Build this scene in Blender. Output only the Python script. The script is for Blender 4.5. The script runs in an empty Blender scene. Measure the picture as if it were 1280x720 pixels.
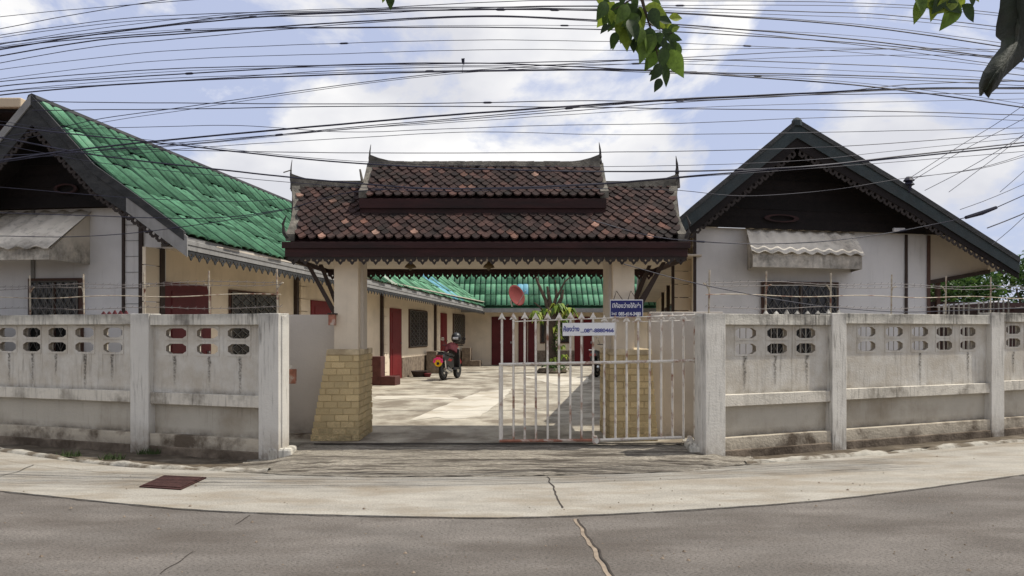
import bpy, bmesh, math, random
from mathutils import Vector, Matrix, noise as mnoise
R = math.radians
rnd = random.Random(7)
sc = bpy.context.scene
# ---------------------------------------------------------------- camera, world, sun
F, HOR, EYE = 1000.0, 415.0, 1.45          # focal length in photo pixels, horizon row, eye height
cam = bpy.data.cameras.new("camera"); camo = bpy.data.objects.new("camera", cam)
sc.collection.objects.link(camo)
camo.location = (0, 0, EYE); camo.rotation_euler = (R(90), 0, 0)
cam.sensor_width = 36; cam.lens = F / 1280 * 36; cam.shift_y = (HOR - 360) / 1280
cam.clip_start = 0.05; cam.clip_end = 2000
sc.camera = camo
SUN = Vector((0.60, 0.10, 1.05)).normalized()
elev = math.asin(SUN.z); az = math.atan2(SUN.x, SUN.y)
sun = bpy.data.lights.new("sun", 'SUN'); sun.energy = 4.8; sun.angle = R(0.5); sun.color = (1, .95, .86)
suno = bpy.data.objects.new("sun", sun); sc.collection.objects.link(suno)
suno.rotation_euler = (-SUN).to_track_quat('-Z', 'Y').to_euler(); suno.location = (3, 3, 20)
w = bpy.data.worlds.new("World"); sc.world = w; w.use_nodes = True
nt = w.node_tree; nt.nodes.clear(); N = nt.nodes.new; K = nt.links.new
sky = N('ShaderNodeTexSky'); sky.sky_type = 'NISHITA'; sky.sun_disc = False
sky.sun_elevation = elev; sky.sun_rotation = az; sky.air_density = 1.0; sky.dust_density = 1.5
tc = N('ShaderNodeTexCoord'); mp = N('ShaderNodeMapping'); mp.inputs['Scale'].default_value = (1, 1, 1.7); mp.inputs['Location'].default_value = (15.8595, 1.88247, 6.06803)
K(tc.outputs['Generated'], mp.inputs[0])
n1 = N('ShaderNodeTexNoise'); n1.inputs['Scale'].default_value = 3.3; n1.inputs['Detail'].default_value = 12; n1.inputs['Roughness'].default_value = .58; n1.inputs['Distortion'].default_value = .25
K(mp.outputs[0], n1.inputs['Vector'])
cr = N('ShaderNodeValToRGB'); cr.color_ramp.elements[0].position = .455; cr.color_ramp.elements[1].position = .525
K(n1.outputs[0], cr.inputs[0])
n2 = N('ShaderNodeTexNoise'); n2.inputs['Scale'].default_value = 4.5; n2.inputs['Detail'].default_value = 6
K(mp.outputs[0], n2.inputs['Vector'])
cc = N('ShaderNodeValToRGB'); e = cc.color_ramp.elements
e[0].position = .38; e[0].color = (8.0, 8.1, 8.7, 1); e[1].position = .6; e[1].color = (11.3, 11.2, 11.1, 1)
K(n2.outputs[0], cc.inputs[0])
# the blue between the clouds is milky: the sky texture thinned with high cirrus
mxs = N('ShaderNodeMix'); mxs.data_type = 'RGBA'; mxs.inputs[0].default_value = .75
K(sky.outputs[0], mxs.inputs[6]); mxs.inputs[7].default_value = (6.6, 7.3, 9.9, 1)
mx = N('ShaderNodeMix'); mx.data_type = 'RGBA'
K(cr.outputs[0], mx.inputs[0]); K(mxs.outputs[2], mx.inputs[6]); K(cc.outputs[0], mx.inputs[7])
bg = N('ShaderNodeBackground'); bg.inputs[1].default_value = .092; wo = N('ShaderNodeOutputWorld')
K(mx.outputs[2], bg.inputs[0]); K(bg.outputs[0], wo.inputs[0])
sc.view_settings.view_transform = 'Standard'; sc.view_settings.look = 'None'
sc.view_settings.exposure = 0.0; sc.view_settings.gamma = 1

# ---------------------------------------------------------------- helpers
def at(px, py, Y):
    return Vector(((px - 640) / F * Y, Y, EYE + (HOR - py) / F * Y))
def ground_at(px, py, z=0):
    Y = (EYE - z) * F / (py - HOR); return Vector(((px - 640) / F * Y, Y, z))

class Frame:
    def __init__(s, o, u, v): s.o, s.u, s.v = Vector(o), Vector(u), Vector(v)
    def P(s, a, b, z): return Vector((s.o.x + s.u.x*a + s.v.x*b, s.o.y + s.u.y*a + s.v.y*b, z))
    def a_at(s, px, b=0):
        k = (px - 640) / F; ox = s.o.x + s.v.x*b; oy = s.o.y + s.v.y*b
        return (k*oy - ox) / (s.u.x - k*s.u.y)
    def b_at(s, px, a=0):
        k = (px - 640) / F; ox = s.o.x + s.u.x*a; oy = s.o.y + s.u.y*a
        return (k*oy - ox) / (s.v.x - k*s.v.y)
WF = Frame((0, 0), (1, 0), (0, 1))

class G:
    """collects geometry in world space"""
    def __init__(s): s.v = []; s.f = []
    def add(s, vs, fs):
        n = len(s.v); s.v += [Vector(p) for p in vs]; s.f += [tuple(i + n for i in f) for f in fs]; return s
    def box(s, a0, a1, b0, b1, z0, z1, fr=WF):
        vs = [fr.P(a, b, z) for z in (z0, z1) for (a, b) in ((a0, b0), (a1, b0), (a1, b1), (a0, b1))]
        return s.add(vs, [(0,3,2,1), (4,5,6,7), (0,1,5,4), (1,2,6,5), (2,3,7,6), (3,0,4,7)])
    def hull(s, lo, hi):
        """loop lo joined to loop hi, both capped"""
        n = len(lo)
        return s.add(list(lo) + list(hi), [tuple(range(n))[::-1], tuple(range(n, 2*n))] + [(i, (i+1) % n, n+(i+1) % n, n+i) for i in range(n)])
    def ext(s, loop, d):
        d = Vector(d); return s.hull(loop, [Vector(p) + d for p in loop])
    def tube(s, pts, r, n=6, close=True):
        pts = [Vector(p) for p in pts]; m = len(pts)
        rs = r if isinstance(r, (list, tuple)) else [r]*m
        rings = []
        for i, p in enumerate(pts):
            t = (pts[min(i+1, m-1)] - pts[max(i-1, 0)])
            t = t.normalized() if t.length > 1e-9 else Vector((0, 0, 1))
            a = t.cross(Vector((0, 0, 1)))
            if a.length < .05: a = t.cross(Vector((0, 1, 0)))
            a.normalize(); b = t.cross(a)
            rings.append([p + (a*math.cos(2*math.pi*k/n) + b*math.sin(2*math.pi*k/n))*rs[i] for k in range(n)])
        vs = [q for rg in rings for q in rg]; fs = []
        for i in range(m-1):
            for k in range(n):
                fs.append((i*n+k, i*n+(k+1) % n, (i+1)*n+(k+1) % n, (i+1)*n+k))
        fs += [tuple(range(n))[::-1], tuple(range((m-1)*n, m*n))]
        return s.add(vs, fs)
    def lathe(s, c, prof, n=14, axis=(0, 0, 1)):
        q = Vector(axis).to_track_quat('Z', 'Y'); c = Vector(c); vs = []; fs = []
        for r, h in prof:
            for k in range(n):
                t = 2*math.pi*k/n; vs.append(c + q @ Vector((r*math.cos(t), r*math.sin(t), h)))
        m = len(prof)
        for i in range(m-1):
            for k in range(n):
                fs.append((i*n+k, i*n+(k+1) % n, (i+1)*n+(k+1) % n, (i+1)*n+k))
        fs += [tuple(range(n))[::-1], tuple(range((m-1)*n, m*n))]
        return s.add(vs, fs)
    def build(s, name, mat, parent=None, smooth=False, kind=None, bevel=0, fix=True):
        base = Vector((0, 0, 0)); p = parent
        while p is not None: base += p.location; p = p.parent
        me = bpy.data.meshes.new(name)
        me.from_pydata([tuple(q - base) for q in s.v], [], s.f)
        if fix:
            bm = bmesh.new(); bm.from_mesh(me); bmesh.ops.recalc_face_normals(bm, faces=bm.faces); bm.to_mesh(me); bm.free()
        if smooth:
            for pl in me.polygons: pl.use_smooth = True
        me.materials.append(mat)
        o = bpy.data.objects.new(name, me); sc.collection.objects.link(o)
        if parent is not None: o.parent = parent
        if kind: o['kind'] = kind
        if bevel:
            m = o.modifiers.new('bevel', 'BEVEL'); m.width = bevel; m.segments = 2; m.limit_method = 'ANGLE'
        return o

def thing(name, loc, label, cat, group=None):
    o = bpy.data.objects.new(name, None); sc.collection.objects.link(o); o.empty_display_size = .1
    o.location = loc; o['label'] = label; o['category'] = cat
    if group: o['group'] = group
    return o
def tag(o, label, cat, group=None):
    o['label'] = label; o['category'] = cat
    if group: o['group'] = group
    return o
def inst(name, mesh, mat4, parent):
    """a part that shares mesh data; mat4 is its world matrix"""
    base = Vector((0, 0, 0)); p = parent
    while p is not None: base += p.location; p = p.parent
    o = bpy.data.objects.new(name, mesh); sc.collection.objects.link(o); o.parent = parent
    o.matrix_local = Matrix.Translation(-base) @ mat4
    return o
def mesh_only(name, g, mat, smooth=False):
    o = g.build(name, mat, None, smooth); me = o.data; bpy.data.objects.remove(o); return me
def basis(o, x, y, z):
    m = Matrix.Identity(4)
    for i in range(3):
        m[i][0] = x[i]; m[i][1] = y[i]; m[i][2] = z[i]; m[i][3] = o[i]
    return m

# ---------------------------------------------------------------- materials
def mat(name, c, rough=.85, var=.18, scale=3.0, bump=.25, bscale=60, metal=0, c2=None, lo=.4, hi=.65,
        streak=None, bands=(), rand=0.0, ramp=None, stretch=(1, 1, 1), world=False, spec=.3, grains=0.0, trans=0.0):
    m = bpy.data.materials.new(name); m.use_nodes = True; t = m.node_tree; N = t.nodes.new; K = t.links.new
    b = t.nodes['Principled BSDF']; b.inputs['Roughness'].default_value = rough; b.inputs['Metallic'].default_value = metal
    b.inputs['Specular IOR Level'].default_value = spec
    geo = N('ShaderNodeNewGeometry'); oi = N('ShaderNodeObjectInfo')
    if world: vec = geo.outputs['Position']
    else:
        tx = N('ShaderNodeTexCoord'); ad = N('ShaderNodeVectorMath'); ad.operation = 'ADD'
        K(tx.outputs['Object'], ad.inputs[0]); sc_ = N('ShaderNodeMath'); sc_.operation = 'MULTIPLY'; sc_.inputs[1].default_value = 23
        K(oi.outputs['Random'], sc_.inputs[0]); K(sc_.outputs[0], ad.inputs[1]); vec = ad.outputs[0]
    mp = N('ShaderNodeMapping'); mp.inputs['Scale'].default_value = stretch; K(vec, mp.inputs[0]); sv = mp.outputs[0]
    def noise_(scale_, det=6, v=sv, rg=.6):
        n = N('ShaderNodeTexNoise'); n.inputs['Scale'].default_value = scale_; n.inputs['Detail'].default_value = det; n.inputs['Roughness'].default_value = rg
        K(v, n.inputs['Vector']); return n.outputs[0]
    def rng(x, a, b_, o0=0, o1=1):
        q = N('ShaderNodeMapRange'); q.inputs[1].default_value = a; q.inputs[2].default_value = b_; q.inputs[3].default_value = o0; q.inputs[4].default_value = o1
        K(x, q.inputs[0]); return q.outputs[0]
    def mix(f, a, b_):
        q = N('ShaderNodeMix'); q.data_type = 'RGBA'
        if isinstance(f, float): q.inputs[0].default_value = f
        else: K(f, q.inputs[0])
        for i, x in ((6, a), (7, b_)):
            if isinstance(x, (tuple, list)): q.inputs[i].default_value = (*x[:3], 1)
            else: K(x, q.inputs[i])
        return q.outputs[2]
    def mul(a, b_, op='MULTIPLY'):
        q = N('ShaderNodeMath'); q.operation = op; q.use_clamp = True
        for i, x in ((0, a), (1, b_)):
            if isinstance(x, (int, float)): q.inputs[i].default_value = x
            else: K(x, q.inputs[i])
        return q.outputs[0]
    col = None
    if ramp:
        q = N('ShaderNodeMath'); q.operation = 'ADD'; K(oi.outputs['Random'], q.inputs[0]); K(geo.outputs['Random Per Island'], q.inputs[1])
        fr_ = N('ShaderNodeMath'); fr_.operation = 'FRACT'; K(q.outputs[0], fr_.inputs[0])
        r = N('ShaderNodeValToRGB'); els = r.color_ramp.elements
        while len(els) < len(ramp): els.new(.5)
        for el, (p_, cl) in zip(els, ramp): el.position = p_; el.color = (*cl, 1)
        r.color_ramp.interpolation = 'LINEAR'; K(fr_.outputs[0], r.inputs[0]); col = r.outputs[0]
        f_ = rng(noise_(scale), .3, .7, 1-var, 1+var)
        vm = N('ShaderNodeVectorMath'); vm.operation = 'SCALE'; K(col, vm.inputs[0]); K(f_, vm.inputs['Scale']); col = vm.outputs[0]
    else:
        col = mix(rng(noise_(scale), .3, .7), tuple(x*(1-var) for x in c), tuple(x*(1+var) for x in c))
        if rand:
            vm = N('ShaderNodeVectorMath'); vm.operation = 'SCALE'; K(col, vm.inputs[0]); K(rng(oi.outputs['Random'], 0, 1, 1-rand, 1+rand), vm.inputs['Scale']); col = vm.outputs[0]
    if c2: col = mix(rng(noise_(scale*.6+.13, 8), lo, hi), col, c2)
    if grains: col = mix(mul(rng(noise_(95, 3), .49, .62), grains), col, tuple(x*.3 for x in c))
    if streak:
        scl, amt, clr, (a_, b_) = streak
        mp2 = N('ShaderNodeMapping'); mp2.inputs['Scale'].default_value = (scl, scl, scl*.09); K(vec, mp2.inputs[0])
        f1 = rng(noise_(1, 6, mp2.outputs[0]), a_, b_); f2 = rng(noise_(1.3, 4), .35, .65)
        col = mix(mul(mul(f1, f2), amt), col, clr)
    for (z0, z1, clr, amt) in bands:          # grime that follows height: full at z0, gone at z1
        sp = N('ShaderNodeSeparateXYZ'); K(geo.outputs['Position'], sp.inputs[0])
        fz = rng(sp.outputs[2], z0, z1, 1, 0); nn = rng(noise_(3.1, 9, rg=.72), .36, .62)
        col = mix(mul(mul(fz, nn), amt), col, clr)
    K(col, b.inputs['Base Color'])
    if bump:
        bp = N('ShaderNodeBump'); bp.inputs['Strength'].default_value = bump; bp.inputs['Distance'].default_value = .02
        K(noise_(bscale, 5), bp.inputs['Height']); K(bp.outputs[0], b.inputs['Normal'])
    if trans:
        tr = N('ShaderNodeBsdfTranslucent'); K(col, tr.inputs[0]); ms = N('ShaderNodeMixShader'); ms.inputs[0].default_value = trans
        K(b.outputs[0], ms.inputs[1]); K(tr.outputs[0], ms.inputs[2]); K(ms.outputs[0], t.nodes['Material Output'].inputs[0])
    return m
MIL = (.055, .052, .045)
M = dict(
 road=mat('road_concrete', (.190, .170, .150), .9, .26, 2.2, .9, 110, c2=(.118, .100, .084), lo=.42, hi=.66, world=True, grains=.7, stretch=(.45, 1, 1)),
 slab=mat('gutter_concrete', (.350, .325, .278), .9, .2, 2.6, .5, 90, c2=(.27, .23, .175), lo=.46, hi=.66, world=True, grains=.5, stretch=(.6, 1.5, 1)),
 kerb=mat('kerb_concrete', (.38, .355, .30), .9, .25, 7, .8, 60, c2=(.13, .105, .075), lo=.44, hi=.6, world=True),
 dirt=mat('dirt', (.085, .066, .045), .95, .35, 4, .8, 50, c2=(.19, .16, .12), lo=.5, hi=.68, world=True),
 apron=mat('ramp_concrete', (.47, .42, .34), .95, .35, 7, 1.2, 90, c2=(.085, .068, .052), lo=.46, hi=.62, world=True, stretch=(.22, 3.2, 1), grains=1.0),
 yard=mat('yard_concrete', (.39, .355, .285), .92, .26, 2.6, .4, 40, c2=(.19, .16, .12), lo=.44, hi=.60, world=True, grains=.3, stretch=(1, .8, 1)),
 wall=mat('painted_wall', (.58, .555, .50), .85, .06, 2, .25, 45, c2=(.45, .425, .375), lo=.52, hi=.75, world=True,
          streak=(30, .8, (.11, .10, .085), (.52, .68)), bands=((1.72, 1.50, MIL, .85), (.0, .40, (.20, .15, .095), .9), (.0, .16, (.06, .045, .032), .95))),
 wallpanel=mat('recessed_panel_paint', (.55, .525, .47), .85, .06, 2, .25, 45, c2=(.43, .405, .36), lo=.5, hi=.75, world=True,
          streak=(24, .75, (.12, .108, .09), (.52, .72)), bands=((.62, .56, (.33, .27, .19), .5), (.73, .80, MIL, .6))),
 lowpanel_shaded=mat('lower_panel_shaded', (.42, .385, .32), .85, .08, 2, .25, 45, c2=(.28, .24, .18), lo=.48, hi=.72, world=True,
          streak=(24, .5, (.10, .085, .065), (.56, .75)), bands=((.25, .33, (.08, .06, .04), .8),)),  # darker than the upper panel: the rail's shade is in the colour, plus stains
 footing=mat('wall_footing', (.17, .135, .10), .95, .3, 5, .8, 30, world=True, c2=(.07, .052, .036), lo=.42, hi=.62),
 vein=mat('vent_inner_dark', (.24, .21, .17), .95, .3, 20, 0, 40, world=True),
 coping=mat('coping_cement', (.58, .55, .475), .9, .1, 3, .35, 45, world=True, c2=(.23, .21, .18), lo=.5, hi=.66,
          streak=(30, .9, (.05, .047, .04), (.46, .66)), bands=((1.70, 1.575, MIL, .95),)),
 rail=mat('rail_cement', (.58, .54, .46), .9, .1, 3, .35, 45, world=True, c2=(.2, .175, .14), lo=.52, hi=.68,
          streak=(30, .8, (.06, .053, .043), (.5, .7))),
 plinth=mat('plinth_cement', (.42, .37, .29), .92, .15, 3.5, .6, 30, world=True, c2=(.11, .085, .06), lo=.49, hi=.62, bands=((.05, .19, (.075, .055, .038), 1.0), (.04, .11, (.06, .045, .03), 1.0))),
 house=mat('white_house_paint', (.68, .66, .64), .8, .05, 1.2, .1, 50, c2=(.50, .49, .475), lo=.5, hi=.8, world=True, streak=(14, .3, (.3, .28, .25), (.55, .75))),
 cream=mat('cream_paint', (.74, .635, .49), .8, .06, 1.2, .1, 50, c2=(.5, .43, .33), lo=.5, hi=.8, world=True, streak=(16, .25, (.28, .22, .16), (.55, .75))),
 grey=mat('grey_render', (.56, .51, .445), .85, .07, 1.5, .2, 45, world=True, c2=(.46, .41, .34), lo=.5, hi=.7, bands=((.15, .42, (.10, .075, .05), .8),)),
 brick=mat('tan_painted_brick', (.80, .625, .335), .85, .16, 18, .9, 50, rand=.16, c2=(.66, .51, .29), lo=.5, hi=.7, bands=((.15, .45, (.14, .11, .06), .7),)),
 mortar=mat('mortar', (.66, .51, .29), .95, .15, 10, .5, 60, world=True),
 tile=mat('clay_tile', (.1, .05, .04), .85, .55, 4, .5, 70, c2=(.016, .013, .011), lo=.45, hi=.68, world=True, ramp=[(0, (.018, .011, .010)), (.35, (.034, .019, .017)), (.80, (.055, .030, .025)), (.955, (.080, .040, .032)), (.988, (.15, .07, .05)), (1, (.40, .25, .19))], spec=.2),
 maroon=mat('maroon_painted_wood', (.036, .013, .012), .75, .3, 5, .3, 40, c2=(.020, .011, .010), world=True, stretch=(.5, 1, 3)),
 stone=mat('ridge_cement', (.17, .155, .128), .95, .3, 12, .8, 60, c2=(.07, .065, .055), world=True),
 darkmetal=mat('dark_finial', (.04, .035, .032), .7, .3, 10, .2),
 green=mat('green_roof_tile', (.060, .158, .090), .8, .24, 5, .35, 60, rand=.2, c2=(.022, .062, .035), lo=.5, hi=.72, spec=.15),
 greenpale=mat('weathered_green_tile', (.115, .28, .165), .8, .2, 5, .3, 60, rand=.18, c2=(.17, .30, .20), lo=.48, hi=.7, spec=.15),
 bluetile=mat('blue_roof_tile', (.13, .33, .42), .6, .1, 3, .2, 50),
 clear=mat('pale_fibre_roof_tile', (.38, .45, .36), .5, .1, 3, .2, 50),
 verge=mat('dark_barge_wood', (.030, .031, .032), .8, .4, 6, .4, 40, c2=(.055, .055, .053), lo=.5, hi=.75, world=True, stretch=(1, 1, 2)),
 vergegreen=mat('dark_green_verge', (.034, .046, .048), .75, .3, 6, .3, 40, c2=(.04, .046, .046), world=True),
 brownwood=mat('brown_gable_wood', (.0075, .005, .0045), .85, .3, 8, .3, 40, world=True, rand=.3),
 fret=mat('weathered_fretwork', (.033, .026, .023), .85, .3, 10, .3, 40, world=True),
 fascia=mat('grey_fascia', (.25, .245, .235), .8, .15, 4, .2, 40, world=True, streak=(14, .5, (.1, .09, .08), (.5, .7))),
 soffit=mat('soffit_board', (.55, .49, .41), .85, .1, 2, .1, 40, world=True),
 reddoor=mat('red_door', (.15, .010, .012), .55, .12, 3, .1, 40, world=True),
 darkred=mat('dark_red_door', (.10, .012, .014), .6, .2, 3, .1, 40, world=True),
 glass=mat('window_dark', (.018, .017, .016), .25, .3, 3, 0, 40, spec=.5),
 frame=mat('window_frame', (.085, .045, .032), .7, .2, 6, .1),
 grille=mat('grille_metal', (.13, .12, .105), .6, .2, 6, .1),
 post=mat('post_dark', (.045, .030, .024), .7, .2, 6, .1, world=True),
 stoneplinth=mat('stone_plinth', (.24, .19, .14), .9, .25, 12, .5, 30, c2=(.13, .1, .075), world=True),
 awning=mat('awning_sheet', (.72, .66, .56), .7, .08, 2, .1, 40, c2=(.50, .44, .36), lo=.5, hi=.7, world=True, bands=((2.57, 2.76, MIL, .75),), streak=(14, .8, (.07, .06, .05), (.5, .7))),
 gatepaint=mat('gate_paint', (.64, .60, .53), .6, .14, 14, .2, 60, c2=(.26, .13, .08), lo=.52, hi=.66),
 rust=mat('rusty_rail', (.30, .13, .085), .8, .3, 14, .3, 60, c2=(.5, .42, .35), lo=.5, hi=.62),
 postpaint=mat('fence_post', (.40, .35, .27), .7, .3, 16, .2, 60, c2=(.16, .07, .045), lo=.5, hi=.62),
 wire=mat('wire_steel', (.16, .14, .13), .6, .2, 20, 0),
 cable=mat('cable_black', (.016, .016, .032), .6, .2, 4, 0),
 drain=mat('rusty_drain', (.055, .022, .018), .85, .4, 20, .5, 60),
 leaf=mat('leaf_dark', (.05, .09, .018), .5, .3, 8, .1, 30, ramp=[(0, (.022, .04, .012)), (.45, (.05, .09, .018)), (.75, (.12, .19, .03)), (1, (.26, .32, .04))], trans=.42),
 leafg=mat('leaf_green', (.05, .1, .02), .55, .3, 8, 0, 30, ramp=[(0, (.022, .05, .014)), (.5, (.045, .10, .022)), (1, (.10, .17, .035))], trans=.3),
 leafy=mat('leaf_yellow_green', (.2, .26, .04), .5, .3, 8, 0, 30, ramp=[(0, (.06, .13, .02)), (.4, (.20, .30, .04)), (1, (.42, .46, .07))], trans=.35),
 bark=mat('bark', (.085, .062, .045), .9, .4, 9, .8, 30),
 bluesign=mat('sign_blue', (.022, .026, .13), .5, .1, 5, 0), whitesign=mat('sign_white', (.72, .72, .72), .5, .04, 5, 0),
 white=mat('white_lettering', (.75, .75, .78), .5, .02, 5, 0), bluetext=mat('blue_lettering', (.03, .04, .24), .5, .02, 5, 0),
 dish=mat('red_dish', (.15, .025, .022), .8, .15, 4, 0), metal=mat('galvanised', (.4, .4, .4), .4, .1, 6, 0, metal=.8),
 black=mat('black_plastic', (.014, .014, .015), .4, .2, 6, 0, spec=.5), redpaint=mat('red_scooter_paint', (.20, .010, .014), .3, .1, 3, 0, spec=.6),
 rubber=mat('rubber', (.018, .018, .018), .85, .2, 10, .1), chrome=mat('chrome', (.6, .6, .6), .25, .05, 5, 0, metal=1),
 yellow=mat('yellow_plate', (.85, .48, .02), .5, .03, 5, 0), pink=mat('pink_plate', (.85, .06, .22), .5, .03, 5, 0),
 pinkwall=mat('pink_wall', (.42, .14, .12), .85, .1, 2, .1, 40, world=True), beige=mat('beige_cornice', (.50, .40, .28), .85, .1, 2, .1, 40, world=True),
 step=mat('dull_red_step', (.085, .032, .027), .85, .3, 6, .3, 40, world=True), crack=mat('joint_dark', (.05, .042, .035), .95, .3, 10, .5), jointlight=mat('joint_filler', (.25, .20, .15), .95, .3, 10, .5),
 grass=mat('weed_green', (.04, .06, .018), .8, .3, 8, 0),
)

def stain_mat():
    m = bpy.data.materials.new('mildew_stain'); m.use_nodes = True; t = m.node_tree; b = t.nodes['Principled BSDF']
    b.inputs['Base Color'].default_value = (.07, .062, .05, 1); b.inputs['Roughness'].default_value = .95
    at_ = t.nodes.new('ShaderNodeAttribute'); at_.attribute_name = 'wear'; ge = t.nodes.new('ShaderNodeNewGeometry')
    nz = t.nodes.new('ShaderNodeTexNoise'); nz.inputs['Scale'].default_value = 45; nz.inputs['Detail'].default_value = 5; t.links.new(ge.outputs['Position'], nz.inputs['Vector'])
    mr = t.nodes.new('ShaderNodeMapRange'); mr.inputs[1].default_value = .35; mr.inputs[2].default_value = .6; t.links.new(nz.outputs[0], mr.inputs[0])
    mu = t.nodes.new('ShaderNodeMath'); mu.operation = 'MULTIPLY'; t.links.new(at_.outputs['Fac'], mu.inputs[0]); t.links.new(mr.outputs[0], mu.inputs[1]); t.links.new(mu.outputs[0], b.inputs['Alpha'])
    return m
M['stain'] = stain_mat()
# ---------------------------------------------------------------- wall lines (the street bends, so the two walls swing back)
WL = Frame((-2.67, 8.90), (-.936, .351), (.351, .936))
WR = Frame((2.205, 9.00), (.910, .415), (-.415, .910))
HLn = Vector((.148, .989))
HL = Frame((-6.27, 10.50), (.989, -.148), HLn)       # left building: a across the gable, b back into the yard
HR = Frame((4.19, 11.80), (.970, .243), HLn)         # right building

# ---------------------------------------------------------------- ground
def smooth_line(pts, step=.25, x0=None, x1=None):
    """sample a curve Y(X) through ground points, straight beyond its ends"""
    pts = sorted(pts); out = []
    X = x0
    def f(x):
        if x <= pts[0][0]: a, b = pts[0], pts[1]; return a[1] + (b[1]-a[1])/(b[0]-a[0])*(x-a[0])
        if x >= pts[-1][0]: a, b = pts[-2], pts[-1]; return b[1] + (b[1]-a[1])/(b[0]-a[0])*(x-b[0])
        for i in range(len(pts)-1):
            if pts[i][0] <= x <= pts[i+1][0]:
                p0 = pts[max(i-1, 0)]; p1 = pts[i]; p2 = pts[i+1]; p3 = pts[min(i+2, len(pts)-1)]
                h = p2[0]-p1[0]; t = (x-p1[0])/h
                m1 = (p2[1]-p0[1])/(p2[0]-p0[0])*h; m2 = (p3[1]-p1[1])/(p3[0]-p1[0])*h
                return (2*t**3-3*t*t+1)*p1[1]+(t**3-2*t*t+t)*m1+(-2*t**3+3*t*t)*p2[1]+(t**3-t*t)*m2
    n = int((x1-x0)/step)
    return [(x0+i*(x1-x0)/n, f(x0+i*(x1-x0)/n)) for i in range(n+1)]
gp = lambda L: [tuple(ground_at(x, y)[:2]) for x, y in L]
E1 = smooth_line(gp([(0, 614.6), (215, 636), (336, 642.5), (500, 646.5), (640, 648), (850, 639), (1048, 624), (1280, 594)]), .25, -16, 16)
E2 = smooth_line(gp([(0, 566), (144, 584), (312, 592), (430, 597), (687, 595.5), (855, 590), (917, 583.6), (984, 578), (1112, 568.5), (1280, 553)]), .25, -16, 16)
def wall_y(x):
    if x < -2.67: return 8.9 + (x+2.67)*(.351/-.936)
    if x > 2.205: return 9.0 + (x-2.205)*(.415/.91)
    return 9.44
def strip(lo, hi, z0, z1, rough_edge=0):
    g = G(); n = len(lo)
    vs = [(x, y, z0) for x, y in lo] + [(x, y + (rnd.uniform(-1, 1)*rough_edge), z1) for x, y in hi]
    return g.add(vs, [(i, i+1, n+i+1, n+i) for i in range(n-1)])
g = G(); g.add([(-400, -200, -.03), (400, -200, -.03), (400, 600, -.03), (-400, 600, -.03)], [(0, 1, 2, 3)]); g.build('ground', M['dirt'], kind='structure')
road = strip([(x, -30) for x, _ in E1], E1, 0, 0).build('road', M['road'], kind='structure')
slab_edge = [(x, y-.006 + .012*mnoise.noise((x*6, 0, 0))) for x, y in smooth_line(E1, .06, -16, 16)]
up2 = smooth_line(E2, .06, -16, 16)
gutter = strip(slab_edge, up2, .012, .012).build('gutter_slab', M['slab'], kind='structure')
g = G(); n = len(slab_edge); g.add([(x, y, -.02) for x, y in slab_edge] + [(x, y, .012) for x, y in slab_edge], [(i, i+1, n+i+1, n+i) for i in range(n-1)]); g.build('gutter_edge', M['slab'], gutter)
# kerb strip beside each wall, bumpy
def kerb(x0, x1, ends):
    g = G(); pts = [(x, y) for x, y in up2 if x0 <= x <= x1]; n = len(pts)
    prof = [(0, -.02), (.03, .035), (.10, .055), (.20, .05), (.30, .02), (.34, -.02)]
    vs = []
    for i, (x, y) in enumerate(pts):
        k = .8 + .9*mnoise.noise((x*2.3, 3, 0)) + .3*mnoise.noise((x*9, 3, 0)); wd = 1 + .5*mnoise.noise((x*1.1, 7, 0))
        for a, h in prof: vs.append((x, y + a*wd*.55 - .01, max(h*k, -.02) if h > 0 else h))
    m = len(prof)
    g.add(vs, [(i*m+j, (i+1)*m+j, (i+1)*m+j+1, i*m+j+1) for i in range(n-1) for j in range(m-1)])
    return g.build('kerb', M['kerb'], smooth=True, kind='structure')
kerb(-16, -2.45, 0); kerb(2.55, 16, 0)
# earth between kerb and wall
g = G(); xs = [i*.2-16 for i in range(161)]
def verge_strip(x0, x1):
    g = G(); pts = [(x, y+.2) for x, y in up2[::3] if x0 <= x <= x1]; n = len(pts)
    vs = [(x, y, .012) for x, y in pts] + [(x, wall_y(x)+.15, .005+.02*mnoise.noise((x*3, 0, 0))) for x, y in pts]
    return g.add(vs, [(i, i+1, n+i+1, n+i) for i in range(n-1)]).build('dirt_verge', M['dirt'], kind='structure')
verge_strip(-16, -2.6); verge_strip(2.2, 16)
# ramp up to the gate: ribbed worn concrete
g = G(); nx, ny = 150, 60; x0, x1 = -2.95, 2.75
def e2y(x): return up2[min(max(int((x+16)/.06+.5), 0), len(up2)-1)][1]
vs = []
for j in range(ny+1):
    t = j/ny
    for i in range(nx+1):
        x = x0+(x1-x0)*i/nx; ya = e2y(x)-.03+.03*mnoise.noise((x*2, 5, 1)); y = ya + (9.43-ya)*t
        edge = min(1, min(x-x0, x1-x)/.5 + .02)
        z = .016 + .13*t*edge*edge + .010*math.sin(t*math.pi*2*9 + 1.1*mnoise.noise((x*1.3, y*2, 0)))*(0.5+mnoise.noise((x*2.2, y*3, 4))) + .009*mnoise.noise((x*9, y*9, 0))
        vs.append((x, y, z))
g.add(vs, [(j*(nx+1)+i, j*(nx+1)+i+1, (j+1)*(nx+1)+i+1, (j+1)*(nx+1)+i) for j in range(ny) for i in range(nx)])
g.build('driveway_ramp', M['apron'], kind='structure', smooth=True)
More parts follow.
